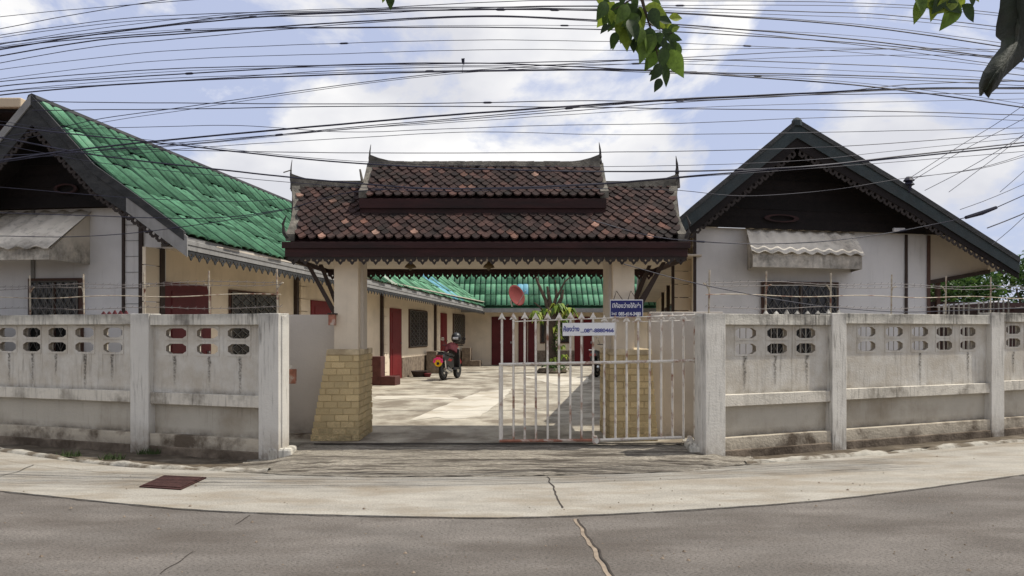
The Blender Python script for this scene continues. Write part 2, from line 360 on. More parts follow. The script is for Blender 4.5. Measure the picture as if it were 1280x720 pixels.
# yard slab
yz = .15
g = G(); loop = [WL.P(14, .1, yz), WL.P(.05, .1, yz), Vector((-2.62, 9.43, yz)), Vector((2.3, 9.43, yz)), WR.P(.05, .1, yz), WR.P(14, .1, yz), Vector((40, 60, yz)), Vector((-40, 60, yz))]
g.add(loop, [tuple(range(8))]).add([(-2.62, 9.43, -.02), (2.3, 9.43, -.02), (2.3, 9.43, yz), (-2.62, 9.43, yz)], [(0, 1, 2, 3)])
yard = g.build('courtyard', M['yard'], kind='structure')
g = G()
for (xa, ya, xb, yb) in ((-6, 13.2, 4, 13.2), (-6, 17.5, 5, 17.5), (-6, 22.3, 5, 22.3), (-6, 27.0, 6, 27.0)):
    d = Vector((xb-xa, yb-ya)).normalized(); q = Vector((-d.y, d.x))*.012
    g.add([(xa-q.x, ya-q.y, yz+.004), (xb-q.x, yb-q.y, yz+.004), (xb+q.x, yb+q.y, yz+.004), (xa+q.x, ya+q.y, yz+.004)], [(0, 1, 2, 3)])
g.build('slab_joint', M['crack'], yard, kind='stuff')
# repair patch of pale cement running diagonally over the yard, and a few more
def patch(pts, z, m, parent, name='cement_patch', seed=1, n=64):
    c = sum((Vector(p) for p in pts), Vector((0, 0)))/len(pts); ring = []
    for i in range(len(pts)):
        a, b = Vector(pts[i]), Vector(pts[(i+1) % len(pts)])
        for k in range(n//len(pts)):
            p = a.lerp(b, k/(n//len(pts))); q = 1 + .10*mnoise.noise((p.x*3+seed, p.y*2, 0)) + .05*mnoise.noise((p.x*9, p.y*9, seed)); p = c+(p-c)*q; ring.append((p.x, p.y, z))
    return G().add(ring, [tuple(range(len(ring)))]).build(name, m, parent)
M['patch'] = mat('pale_cement', (.50, .465, .39), .9, .12, 2, .3, 60, c2=(.38, .335, .26), lo=.48, hi=.62, world=True)
yp = lambda x, y: tuple(ground_at(x, y, yz)[:2])
patch([yp(512, 525), yp(600, 521), yp(628, 500), yp(640, 486), yp(600, 490), yp(560, 505)], yz+.004, M['patch'], yard, seed=3)
patch([yp(468, 500), yp(520, 498), yp(575, 500), yp(560, 494), yp(470, 495)], yz+.004, M['patch'], yard, seed=5)
patch([yp(700, 482), yp(735, 480), yp(735, 471), yp(650, 470)], yz+.004, M['patch'], yard, seed=8)

# joints and cracks in the road and gutter slab
def crack(pts, wd, z, m, parent, seed=0, name='crack'):
    g = G(); P2 = []
    for i in range(len(pts)-1):
        a, b = Vector(pts[i]), Vector(pts[i+1]); n = max(2, int((b-a).length/.04))
        for k in range(n): P2.append(a.lerp(b, k/n))
    P2.append(Vector(pts[-1])); vs = []
    for i, p in enumerate(P2):
        d = (P2[min(i+1, len(P2)-1)]-P2[max(i-1, 0)]).normalized(); q = Vector((-d.y, d.x))
        o = q*.025*mnoise.noise((i*.21, seed, 0)); ww = wd*(.6+.6*abs(mnoise.noise((i*.35, seed, 3))))
        vs += [(*(p+o+q*ww), z), (*(p+o-q*ww), z)]
    g.add(vs, [(2*i, 2*i+1, 2*i+3, 2*i+2) for i in range(len(P2)-1)]); return g.build(name, m, parent)
gg = lambda L: [tuple(ground_at(x, y)[:2]) for x, y in L]
crack(gg([(684, 598), (692, 612), (698, 628), (703, 637)]), .009, .017, M['crack'], gutter, 1)
crack(gg([(719, 649), (735, 676), (752, 705), (768, 735)]), .022, .004, M['jointlight'], road, 2, 'joint')
crack(gg([(722, 650), (740, 678), (757, 703), (772, 735)]), .010, .008, M['crack'], road, 2)
crack(gg([(0, 597), (20, 592), (42, 583)]), .008, .017, M['crack'], gutter, 4)
crack(gg([(200, 718), (222, 704), (240, 690)]), .006, .004, M['crack'], road, 5)
crack(gg([(294, 656), (305, 649), (313, 644)]), .006, .004, M['crack'], road, 6)
crack([(x, y-.012) for x, y in E1 if -7 < x < 8], .008, .0045, M['crack'], road, 9)
crack([(x, y-.28+.02*x) for x, y in E2 if -7 < x < 7], .005, .0165, M['jointlight'], gutter, 12)
# pebbles and chips
g = G()
for k in range(260):
    px_, py_ = rnd.uniform(-40, 1320), rnd.uniform(570, 722); p = ground_at(px_, py_); r = rnd.uniform(.003, .010) if rnd.random() < .9 else .016
    p.z = .014 if py_ < 640 else 0.002
    vs = [p+Vector((r*math.cos(a+rnd.uniform(-.3, .3))*rnd.uniform(.7, 1.2), r*math.sin(a)*rnd.uniform(.7, 1.2), 0)) for a in (0, 1.26, 2.5, 3.77, 5.0)]
    g.add(vs + [p+Vector((0, 0, r*.8))], [(i, (i+1) % 5, 5) for i in range(5)])
g.build('gravel', M['stoneplinth'], kind='stuff')

# ---------------------------------------------------------------- boundary walls
def hexblock(wd, ht, th, bars):
    """a vent block: frame with an elongated hexagonal hole, centred on the origin, front face at y=0"""
    g = G(); hw, hh = wd/2, ht/2; a, b, c = hw*.90, hh*.72, hh*.34; sx = hw*.56
    inner = [(-a, -c), (-sx, -b), (sx, -b), (a, -c), (a, c), (sx, b), (-sx, b), (-a, c)]
    hw0 = hw; outer = [(-hw, -c), (-sx, -hh), (sx, -hh), (hw, -c), (hw, c), (sx, hh), (-sx, hh), (-hw, c)]
    corner = {0: (-hw, -hh), 3: (hw, -hh), 4: (hw, hh), 7: (-hw, hh)}
    vs = []
    for y in (0, th):
        vs += [(x, y, z) for x, z in inner] + [(x, y, z) for x, z in outer] + [(corner[k][0], y, corner[k][1]) for k in (0, 3, 4, 7)]
    fs = []
    for o in (0, 20):
        for i in range(8):
            j = (i+1) % 8; f = [o+i, o+j, o+8+j, o+8+i]; fs.append(tuple(f))
        fs += [(o+8, o+9, o+16), (o+10, o+11, o+17), (o+12, o+13, o+18), (o+14, o+15, o+19)]
    for i in range(8): j = (i+1) % 8; fs.append((i, j, 20+j, 20+i))
    ring = [16, 9, 10, 17, 11, 12, 18, 13, 14, 19, 15, 8]
    for i in range(12): a_, b_ = ring[i], ring[(i+1) % 12]; fs.append((a_, b_, 20+b_, 20+a_))
    g.add(vs, fs)
    if bars:
        for x in (-hw*.32, hw*.22): g.box(x-.004, x+.004, th*.75, th*.9, -hh*.74, hh*.74)
    return g
BW, BH, BT = .335, .165, .05
def darken_inside(me):
    me.materials.append(M['vein'])  # inner faces of the vent hole take a darker colour
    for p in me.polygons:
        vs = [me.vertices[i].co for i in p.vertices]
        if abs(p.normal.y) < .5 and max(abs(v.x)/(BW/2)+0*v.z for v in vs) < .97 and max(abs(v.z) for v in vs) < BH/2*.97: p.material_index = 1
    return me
blk_l = darken_inside(mesh_only('breeze_block', hexblock(BW, BH, BT, False), M['wallpanel']))
blk_r = darken_inside(mesh_only('breeze_block', hexblock(BW, BH, BT, True), M['wallpanel']))
def boundary(fr, pillars, blocks, rise, label, blk, name='boundary_wall', post_px=()):
    """pillars: list of (a0,a1); blocks: list per bay of centre positions"""
    t = thing(name, fr.P(0, 0, 0), label, 'wall')
    top = lambda a: 1.655 + rise*a
    for k, (a0, a1) in enumerate(pillars):
        p = G().box(a0, a1, -.03, .17, -.03, top(a0)+.004, fr)
        if k == 0: p.box(a0-.015, a0+.05, .02, .12, -.03, top(a0)-.02, fr)
        p.build('pillar', M['wall'], t, bevel=.008)
    for k in range(len(pillars)-1):
        s0, s1 = pillars[k][1], pillars[k+1][0]; tp = top(s0); dz = rise*s0*.6
        zl, zr, zt = .246+dz*.3, .733+dz, tp-.125
        G().box(s0, s1, -.012, .15, zt, tp, fr).build('coping', M['coping'], t, bevel=.006)
        G().box(s0, s1, -.006, .14, zr-.135, zr, fr).build('rail', M['rail'], t, bevel=.006)
        G().box(s0, s1, -.010, .16, -.03, zl, fr).build('plinth', M['plinth'], t, bevel=.008)
        G().box(s0, s1, -.028, .10, -.03, .105+dz*.2, fr).build('footing', M['footing'], t, bevel=.012)
        G().box(s0, s1, .075, .14, zl, zr-.135, fr).build('lower_panel', M['lowpanel_shaded'], t)
        # upper panel with its two rows of vent blocks
        f0 = .05; z1c = 1.434+dz*1.35; z2c = z1c-.182; g = G()
        g.box(s0, s1, f0, f0+.08, zr, z2c-BH/2, fr); g.box(s0, s1, f0, f0+.08, z1c+BH/2, zt, fr)
        if z1c-z2c > BH: g.box(s0, s1, f0, f0+.08, z2c+BH/2, z1c-BH/2, fr)
        for zc in (z1c, z2c):
            e = s0
            for c in blocks[k]:
                g.box(e, c-BW/2, f0, f0+.08, zc-BH/2, zc+BH/2, fr); e = c+BW/2
                u3 = Vector((fr.u.x, fr.u.y, 0)); v3 = Vector((fr.v.x, fr.v.y, 0))
                inst('breeze_block', blk, basis(fr.P(c, f0-.006, zc), u3, v3, Vector((0, 0, 1))), t)
            g.box(e, s1, f0, f0+.08, zc-BH/2, zc+BH/2, fr)
        g.build('upper_panel', M['wallpanel'], t)
    return t
def prs(fr, L): return [tuple(sorted((fr.a_at(a), fr.a_at(b)))) for a, b in L]
pl = prs(WL, [(350, 325), (188, 165), (-14, -32)]); last = pl[-1][1]; pl.append((last+2.0, last+2.15)); pl.append((last+4.5, last+4.7))
bl = [[WL.a_at(x, .05) for x in (298.6, 259.5, 220.6)], [WL.a_at(x, .05) for x in (141.5, 106, 72, 40, 10)], [], []]
wl = boundary(WL, pl, bl, .006, 'weathered white wall with hexagonal vents left of the gateway, by the rusty drain', blk_l)
pr = prs(WR, [(880, 905), (1038, 1056), (1237, 1253)]); last = pr[-1][1]; pr.append((last+2.2, last+2.35))
bc = [WR.a_at(x, .05) for x in (1083, 1117.5, 1149.5, 1180, 1209.5)]
w0 = pr[2][1]
br = [[WR.a_at(x, .05) for x in (932, 971, 1007)], bc, [w0+.30+.4*i for i in range(5)]]
wr = boundary(WR, pr, br, .012, 'weathered white wall with hexagonal vents right of the white gate', blk_r)
# stains that run down from the vents are thin mortar tears
for t, fr, bls in ((wl, WL, bl), (wr, WR, br)):
    for row in bls:
        for c in row:
            if rnd.random() < .9:
                ln = rnd.uniform(.28, .50); g = G(); x = c+rnd.uniform(-.03, .03); n = 14; vs = []; al = []
                for i in range(n+1):
                    z = 1.175 - ln*i/n; ww = (.030*(1-.5*i/n)+.006)*rnd.uniform(.75, 1.25); o = .012*mnoise.noise((i*.4, c, 0)); k_ = (1-i/n)**.6*rnd.uniform(.75, 1)
                    for q_, av in ((-1, 0), (-.35, .75*k_), (.2, .95*k_), (1, 0)): vs.append(fr.P(x+q_*ww+o, .046, z)); al.append(av)
                g.add(vs, [(4*i+k, 4*i+k+1, 4*i+k+5, 4*i+k+4) for i in range(n) for k in range(3)])
                st = g.build('water_stain', M['stain'], t, fix=False); at_ = st.data.color_attributes.new('wear', 'FLOAT_COLOR', 'POINT')
                for i, av in enumerate(al): at_.data[i].color = (av, av, av, 1)

# barbed wire on top of each wall
def barbed(fr, posts, rise, label, side, a_end):
    t = thing('barbed_wire_fence', fr.P(posts[0], .06, 1.65), label, 'barbed wire')
    zt = lambda a: 1.655+rise*a
    for k, a in enumerate(posts):
        z = zt(a); g = G(); g.tube([fr.P(a, .07, z-.01), fr.P(a+.01, .07, z+.50)], .011, 6)
        arm = -side*.09 if k % 2 == 0 else side*.07
        g.tube([fr.P(a+.008, .07, z+.27), fr.P(a+arm*.4, .07, z+.33), fr.P(a+arm, .05, z+.345)], .009, 5)
        g.build('post', M['postpaint'], t)
    for zi, barb, m, r in ((.07, 1, 'wire', .0035), (.215, 0, 'postpaint', .0055), (.33, 1, 'wire', .0035), (.365, 1, 'wire', .0035)):
        g = G(); a = posts[0]-.05; pts = []; n = 0
        while a < a_end:
            pts.append(fr.P(a, .06, zt(a)+zi+.012*math.sin(a*3.1+zi*30)+(rnd.uniform(-.004, .004) if barb else 0))); a += .12
            if barb:
                c = pts[-1]; q = .018
                for s_ in (1, -1): g.add([c+Vector((-q, -.004, -q*s_)), c+Vector((q, .004, q*s_)), c+Vector((q*.8, .006, q*s_+.005))], [(0, 1, 2)])
        g.tube(pts, r, 4).build('barbed_strand' if barb else 'rod', M[m], t)
    # broken glass set along the wall top
    return t
barbed(WL, [WL.a_at(x, .07) for x in (347, 262, 181, 105, 38)] + [WL.a_at(-40, .07)], .006, 'barbed wire on short pale posts along the wall left of the gateway', 1, WL.a_at(-60))
barbed(WR, [WR.a_at(x, .07) for x in (886, 957, 1038, 1114, 1182, 1238)] + [WR.a_at(1310, .07)], .012, 'barbed wire on short rusty posts along the wall right of the gate', 1, WR.a_at(1330))
# glass shards on the coping
for fr, t, m, lst in ((WR, wr, M['wall'], [957+i*13.0 for i in range(8)]), (WL, wl, M['darkred'], [130+i*7.0 for i in range(5)])):
    g = G()
    for px_ in lst:
        a = fr.a_at(px_, .05); z = 1.655+(.012 if fr is WR else .006)*a; h = rnd.uniform(.03, .05)
        g.hull([fr.P(a-.03, .03, z-.003), fr.P(a+.03, .03, z-.003), fr.P(a+.03, .06, z-.003), fr.P(a-.03, .06, z-.003)], [fr.P(a-.004, .04, z+h), fr.P(a+.004, .04, z+h), fr.P(a+.004, .05, z+h), fr.P(a-.004, .05, z+h)])
    g.build('spike_row', m, t)

# ---------------------------------------------------------------- gateway: wing walls, brick piers, columns, tiled roof
def brick_pier(name, x_in, x_out, x_out_top, y0, y1, y1top, ztop, label, inner_sign):
    """pier that narrows upwards on its outer side; faces of separate bricks"""
    t = thing(name, ((x_in+x_out)/2, y0, yz), label, 'brick pier')
    lo = [Vector((x_in, y0, 0)), Vector((x_out, y0, 0)), Vector((x_out, y1, 0)), Vector((x_in, y1, 0))]
    f = .014
    def corner(z, inset):
        k = (z-yz)/(ztop-yz); xo = x_out+(x_out_top-x_out)*k; s = 1 if x_in > x_out else -1
        return [Vector((x_in-s*inset, y0+inset, z)), Vector((xo+s*inset, y0+inset, z)), Vector((xo+s*inset, y1-inset, z)), Vector((x_in-s*inset, y1-inset, z))]
    core = G().hull(corner(yz-.02, f), corner(ztop-.07, f)); core.build('core', M['mortar'], t)
    cap = G().hull(corner(ztop-.07, -.004), corner(ztop, -.004)); cap.build('cap', M['pcap'] if 'pcap' in M else M.setdefault('pcap', mat('pier_cap', (.70, .58, .38), .85, .12, 6, .3, 50, world=True, c2=(.33, .26, .16))), t, bevel=.01)
    H = .0775; n = int((ztop-.07-yz)/H); H = (ztop-.07-yz)/n
    unit = G().box(-.5, .5, 0, .05, -.5, .5); bm_ = mesh_only('brick', unit, M['brick'])
    s = 1 if x_in > x_out else -1
    for r in range(n):
        z = yz+(r+.5)*H; c = corner(z, 0); a = min(c[0].x, c[1].x); b = max(c[0].x, c[1].x); L = .165; x = a-(L/2 if r % 2 else 0)
        while x < b-.01:
            xa, xb = max(x, a), min(x+L, b)
            if xb-xa > .025:
                o = rnd.uniform(-.004, .006)
                inst('brick', bm_, basis(Vector(((xa+xb)/2, y0-o, z)), Vector((xb-xa-.010, 0, rnd.uniform(-.003, .003))), Vector((0, .5, 0)), Vector((0, 0, H-.011+rnd.uniform(-.004, .003)))), t)
            x += L
        y = y0-(L/2 if r % 2 else 0)+.02
        while y < y1-.01:
            ya, yb = max(y, y0+.012), min(y+L, y1)
            if yb-ya > .03:
                o = rnd.uniform(-.004, .006)
                inst('brick', bm_, basis(Vector((x_in+s*o, (ya+yb)/2, z)), Vector((0, yb-ya-.010, 0)), Vector((-s*.5, 0, 0)), Vector((0, 0, H-.011))), t)
            y += L
    return t
brick_pier('brick_pier', -1.82, -2.41, -2.20, 9.52, 10.42, 10.42, 1.245, 'tan painted brick pier left of the open gateway, below the cream column', 1)
brick_pier('brick_pier', 1.16, 1.745, 1.66, 9.52, 10.55, 10.55, 1.245, 'tan painted brick pier behind the white gate bars', -1)

t = thing('wing_wall', (-2.5, 9.9, yz), 'plain grey rendered wall between the left boundary wall and the brick pier', 'wall')
G().box(-3.05, -2.12, 9.92, 10.05, yz-.02, 1.665).build('panel', M['grey'], t, bevel=.008)
tag(G().hull([Vector((-2.86, 9.7, yz-.01)), Vector((-2.28, 9.7, yz-.01)), Vector((-2.28, 9.92, yz-.01)), Vector((-2.86, 9.92, yz-.01))], [Vector((-2.84, 9.74, .20)), Vector((-2.3, 9.74, .20)), Vector((-2.3, 9.92, .20)), Vector((-2.84, 9.92, .20))]).build('footing', M['plinth'], bevel=.01), 'low stained cement footing at the bottom of the grey wing wall', 'footing')
t = thing('wing_wall', (2.1, 9.9, yz), 'stained grey wall behind the right end of the white gate', 'wall')
G().box(1.70, 2.62, 9.92, 10.05, yz-.02, 1.70).build('panel', M['grey'], t, bevel=.008)
tag(G().box(-2.70, -2.44, 8.84, 9.12, -.02, .165).build('footing_block', M['coping'], bevel=.03), 'white painted concrete block at the foot of the left gate pillar', 'concrete block')
tag(G().box(2.00, 2.31, 9.02, 9.5, -.02, .19).build('footing_block', M['coping'], bevel=.05), 'rough grey concrete block under the right end of the gate', 'concrete block')
# gate latch post
t = thing('latch_post', (-2.68, 9.35, .15), 'thin white post with a rusty lock plate beside the grey wall', 'post')
G().tube([(-2.63, 9.3, .12), (-2.63, 9.3, 1.06)], .017, 8).build('post', M['gatepaint'], t)
G().box(-2.65, -2.56, 9.28, 9.32, 1.02, 1.06).build('top_plate', M['gatepaint'], t)
G().box(-2.60, -2.51, 9.27, 9.33, .85, 1.02).build('lock_box', M['rust'], t, bevel=.005)

gh = thing('gatehouse', (-.3, 9.9, yz), 'gateway roof of dark clay fish-scale tiles on two cream columns', 'gateway')
for (xa, xb, ya, yb) in ((-2.145, -1.853, 9.64, 10.12), (1.216, 1.476, 9.64, 10.45)):
    c = G().box(xa, xb, ya, yb, 1.23, 2.335).build('column', M['cream'], gh, bevel=.006)
    s = 1 if xa < 0 else -1; xi = xb if s > 0 else xa
    G().box(min(xi, xi+s*.035), max(xi, xi+s*.035), ya+.14, yb-.08, 1.24, 2.35).build('door_jamb', M['soffit'], c)
# roof geometry
YE, ZE, YR, ZR = 9.35, 2.515, 10.30, 3.304          # front eave and side ridge
XL, XR = -2.60, 2.00; RXL, RXR = -2.83, 2.12
sl = (ZR-ZE)/(YR-YE); sv = Vector((0, -1, -sl)).normalized(); sn = Vector((0, -sl, 1)).normalized(); SL = math.hypot(YR-YE, ZR-ZE)
YB = 11.3
G().add([(XL, YE+.03, ZE-.03), (XR, YE+.03, ZE-.03), (RXR, YR, ZR-.03), (RXL, YR, ZR-.03), (XL, YB, ZE-.03), (XR, YB, ZE-.03)], [(0, 1, 2, 3), (3, 2, 5, 4)]).build('roof_deck', M['maroon'], gh)
G().box(XL+.02, XR-.02, YE+.04, YB-.05, 2.335, 2.36).build('soffit', M['soffit'], gh)
UX0, UX1 = -1.84, 1.13; UYR, UZR, UYE, UZE = 10.35, 3.575, 9.75, 3.085
G().add([(UX0, UYE+.03, UZE-.02), (UX1, UYE+.03, UZE-.02), (UX1, UYR, UZR-.03), (UX0, UYR, UZR-.03), (UX0, 10.95, UZE-.02), (UX1, 10.95, UZE-.02)], [(0, 1, 2, 3), (3, 2, 5, 4), (0, 3, 4), (1, 2, 5)]).build('upper_deck', M['maroon'], gh)
G().box(UX0-.01, UX1+.01, UYE-.0, UYE+.05, 2.78, UZE-.015).build('riser_board', M['maroon'], gh)
G().box(UX0-.02, UX1+.02, UYE-.025, UYE-.002, 2.955, UZE-.012).build('riser_moulding', M['maroon'], gh, bevel=.004)
G().box(UX0-.01, UX0+.03, UYE+.07, 10.90, 2.80, UZE-.02).box(UX1-.03, UX1+.01, UYE+.07, 10.90, 2.80, UZE-.02).build('riser_side', M['maroon'], gh)
for (x0_, x1_, y, z0, z1) in ((XL-.05, XR+.05, YE, 2.325, 2.49), (XL-.04, XR+.04, YB, 2.285, 2.42)):
    G().box(x0_, x1_, y-.02, y+.03, z0, z1).build('fascia', M['maroon'], gh, bevel=.004)
G().box(XL-.08, XR+.08, YE-.045, YE-.022, 2.425, 2.50).build('gutter_board', M['maroon'], gh, bevel=.004)
for x in (XL-.05, XR+.02): G().box(x, x+.03, YE+.03, YB-.03, 2.29, 2.40).build('side_fascia', M['maroon'], gh)
def fringe(p0, p1, pitch, drop, m, parent, name='fringe', kind='stuff', th=.012, up=0.0):
    """row of pointed scallops with a hole, hanging from p0-p1"""
    p0, p1 = Vector(p0), Vector(p1); d = p1-p0; n = max(1, int(d.length/pitch)); e = d/n; el = e.length; ed = e.normalized(); g = G()
    nrm = Vector((ed.y, -ed.x, 0)); nrm = nrm.normalized() if nrm.length > .01 else Vector((0, -1, 0)); Z = Vector((0, 0, -1))
    sh = [(0, -.02), (0, .22), (.12, .55), (.30, .62), (.38, .82), (.5, 1.0), (.62, .82), (.70, .62), (.88, .55), (1, .22), (1, -.02)]
    for i in range(n):
        b = p0+e*i; loop = [b+ed*(x*el*.98)+Z*(y*drop-up) for x, y in sh]
        hole = [b+ed*(x*el)+Z*(y*drop-up) for x, y in ((.5, .28), (.40, .42), (.5, .62), (.60, .42))]
        # front face built round the diamond hole
        vs = loop+hole; off = len(g.v)
        fs = [(0, 1, 2, 3, 12, 11), (3, 4, 5, 13, 12), (5, 6, 7, 14, 13), (7, 8, 9, 10, 11, 14), (0, 11, 10)]
        g.add(vs, fs); g.add([v+nrm*th for v in vs], fs)
        m_ = len(loop); g.add(loop+[v+nrm*th for v in loop], [(k, (k+1) % m_, m_+(k+1) % m_, m_+k) for k in range(m_)])
    return g.build(name, m, parent, kind=kind, fix=False)
fringe((XL-.02, YE-.0, 2.327), (XR+.04, YE-.0, 2.327), .135, .095, M['fret'], gh)
fringe((XL+.0, YB, 2.287), (XR, YB, 2.287), .135, .10, M['maroon'], gh)
# fish-scale tiles
TW = .113
prof = [(-.5, 0), (.5, 0), (.5, .55), (.36, .80), (.16, .97), (0, 1.02), (-.16, .97), (-.36, .80), (-.5, .55)]
th_ = .020
tg = G().hull([Vector((x*TW*.97, y*.205, 0)) for x, y in prof], [Vector((x*TW*.97, y*.205, th_)) for x, y in prof])
tile_me = mesh_only('roof_tile', tg, M['tile'])
tiles = []
def tile_rows(xa, xb, Y1, Z1, length, rows, row0=0, skip=None):
    step = length/rows
    for r in range(rows):
        d = (r+1)*step
        x = xa+(TW/2 if (r+row0) % 2 else 0)
        while x < xb+.01:
            if not (skip and skip(x, d)):
                base = Vector((x, Y1, Z1))+sv*(d-.205)+sn*(.004+rnd.uniform(0, .006))
                yv = (sv+sn*-.10).normalized() if False else (sv*math.cos(.10)+sn*math.sin(.10)*1.0)
                base = base - sn*0.0
                tilt = rnd.uniform(-.05, .05); lift = .13+rnd.uniform(-.02, .05)
                yv = (sv+sn*lift).normalized(); xv = (Vector((1, 0, 0))+sn*rnd.uniform(-.04, .04)+sv*tilt).normalized(); zv = xv.cross(yv).normalized()
                if zv.z < 0: zv = -zv
                tiles.append(basis(base+Vector((rnd.uniform(-.004, .004), 0, 0)), xv, yv, zv))
            x += TW
def hid(x, d):   # lower plane behind the upper tier's riser
    return UX0-.02 < x < UX1+.02 and d < SL*.60
def hid2(x, d):
    k = max(0, 1-d/SL); return hid(x, d) or x < XL+(RXL-XL)*k+.09 or x > XR+(RXR-XR)*k-.06
tile_rows(RXL-.02, RXR, YR, ZR, SL+.02, 16, 0, hid2)
tile_rows(UX0+.10, UX1-.04, UYR, UZR, math.hypot(UYR-UYE, UZR-UZE)+.02, 10, 1)
tiles.sort(key=lambda m: m.translation.y)
for m_ in tiles[:300]: inst('roof_tile', tile_me, m_, gh)
g = G()
for m_ in tiles[300:]: g.add([m_ @ v.co for v in tile_me.vertices], [tuple(p.vertices) for p in tile_me.polygons])
g.build('roof_tiles_mass', M['tile'], gh, kind='stuff')
# ridges, verges and spiked finials in grey cement
def ridge(x0, x1, y, z, h, name='ridge_cap', flare=(1, 1), fl=.3):
    n = 24; g = G(); lo = []; hi = []
    for i in range(n+1):
        x = x0+(x1-x0)*i/n; e = 0
        if flare[0]: e += .17*max(0, 1-(x-x0)/fl)**2
        if flare[1]: e += .17*max(0, 1-(x1-x)/fl)**2
        d = .15*e
        lo.append((x, z-h*.5-d)); hi.append((x, z+h*.5+e*.55))
    vs = [(x, y-.05, zz) for x, zz in lo]+[(x, y-.035, zz) for x, zz in hi]+[(x, y+.035, zz) for x, zz in hi]+[(x, y+.05, zz) for x, zz in lo]
    m = n+1; fs = []
    for k in range(4):
        a = k*m; b = ((k+1) % 4)*m; fs += [(a+i, a+i+1, b+i+1, b+i) for i in range(n)]
    fs += [(0, m, 2*m, 3*m), (n, m+n, 2*m+n, 3*m+n)]
    return g.add(vs, fs).build(name, M['stone'], gh)
ridge(UX0+.0, UX1-.0, UYR-.02, UZR+.035, .07, fl=.42); 
ridge(RXL+.0, UX0+.02, YR-.02, ZR+.03, .11, flare=(1, 0), fl=.45); ridge(UX1-.02, RXR+.0, YR-.02, ZR+.03, .10, flare=(0, 1), fl=.45)
def verge_strip2(x, y0, z0, y1, z1, wd=.075, s=1, x1=None):
    g = G(); n = 10; L = []; x1 = x if x1 is None else x1
    for i in range(n+1):
        t = i/n; y = y0+(y1-y0)*t; z = z0+(z1-z0)*t-.05*math.sin(t*math.pi); L.append((x+(x1-x)*t+s*.05*math.sin(t*math.pi), y, z))
    loops = [[Vector((a-wd/2, b, c-.02)), Vector((a+wd/2, b, c-.02)), Vector((a+wd/2, b, c+.065)), Vector((a-wd/2, b, c+.065))] for a, b, c in L]
    vs = [p for l in loops for p in l]; fs = [(i*4+k, i*4+(k+1) % 4, i*4+4+(k+1) % 4, i*4+4+k) for i in range(n) for k in range(4)]+[(0, 1, 2, 3), (n*4, n*4+1, n*4+2, n*4+3)]
    return g.add(vs, fs).build('verge_band', M['stone'], gh)
for x, s, xe in ((RXL+.04, 1, XL+.0), (RXR-.04, -1, XR-.0)):
    verge_strip2(x, YR, ZR+.02, YE+.02, ZE+.02, .105, s, xe); verge_strip2(x, YR, ZR+.02, YB, ZE, .105, s, xe)
for x, s in ((UX0+.02, 1), (UX1, -1)):
    verge_strip2(x, UYR, UZR, UYE, UZE+.02, .10, 0); verge_strip2(x, UYR, UZR, 10.98, UZE+.02, .10, 0)
def spike(x, y, z, h, s, r=.028):
    g = G().tube([(x, y, z-.08), (x+s*.002, y, z+.04), (x+s*.012, y, z+h*.35), (x+s*.008, y, z+h*.7), (x-s*.004, y, z+h)], [r*1.15, r, r*.62, r*.34, .003], 7)
    return g.build('finial', M['darkmetal'], gh)
spike(UX0+.01, UYR, UZR+.03, .27, -1, .026); spike(UX1+.0, UYR, UZR+.04, .29, 1, .036)
spike(RXL-.0, YR-.02, ZR+.06, .30, -1, .022); spike(RXR-.01, YR-.02, ZR+.08, .33, 1, .046)
G().tube([(RXL-.0, YR-.02, ZR+.23), (RXL-.10, YR-.05, ZR+.19)], .008, 5).build('broken_spur', M['stone'], gh)
G().tube([(UX0-.03, 10.0, ZR+.02), (UX0-.06, 10.0, ZR+.18)], [.02, .012], 6).build('finial', M['stone'], gh)
# lower verge hooks at the eave corners
for x, s in ((XL-.02, -1), (XR+.02, 1)):
    G().tube([(x, YE+.05, ZE+.02), (x+s*.05, YE+.02, ZE+.10), (x+s*.06, YE+.01, ZE+.20), (x+s*.02, YE+.01, ZE+.30)], [.03, .024, .016, .005], 6).build('eave_hook', M['darkmetal'], gh)
# struts
for y, dx in ((9.72, 0), (10.05, .09)):
    G().hull([Vector((-2.52+dx, y, 2.30)), Vector((-2.475+dx, y, 2.30)), Vector((-2.475+dx, y+.04, 2.30)), Vector((-2.52+dx, y+.04, 2.30))], [Vector((-2.175, y, 1.66)), Vector((-2.14, y, 1.70)), Vector((-2.14, y+.04, 1.70)), Vector((-2.175, y+.04, 1.66))]).build('strut', M['post'], gh)
for y, dx in ((9.72, 0), (10.2, -.09)):
    G().hull([Vector((1.87+dx, y, 2.30)), Vector((1.825+dx, y, 2.30)), Vector((1.825+dx, y+.04, 2.30)), Vector((1.87+dx, y+.04, 2.30))], [Vector((1.52, y, 1.64)), Vector((1.47, y, 1.72)), Vector((1.47, y+.05, 1.72)), Vector((1.52, y+.05, 1.64))]).build('strut', M['post'], gh)
# small lamps under the roof
for k, (px_, lab) in enumerate(((513, 'small brass lamp under the gateway roof, left of the middle'), (611, 'small brass lamp under the gateway roof, near its middle'))):
    p = at(px_, 330, 10.0); p.z = 2.335; t = thing('ceiling_lamp', p, lab, 'lamp')
    G().lathe((p.x, p.y, 2.255), [(.005, -.035), (.03, -.01), (.075, .0), (.06, .03), (.03, .055), (.012, .08)], 12).build('lamp_shade', M.setdefault('brass', mat('old_brass', (.12, .085, .04), .5, .2, 8, .1, metal=.4)), t, smooth=True)
t = thing('wall_lantern', (-2.17, 9.60, 1.55), 'small rusty lantern on the left gate column above the grey wall', 'lantern')
G().box(-2.19, -2.11, 9.53, 9.61, 1.53, 1.66).build('lantern_body', M['rust'], t, bevel=.006)
G().box(-2.20, -2.10, 9.52, 9.64, 1.66, 1.675).build('lantern_cap', M['post'], t)

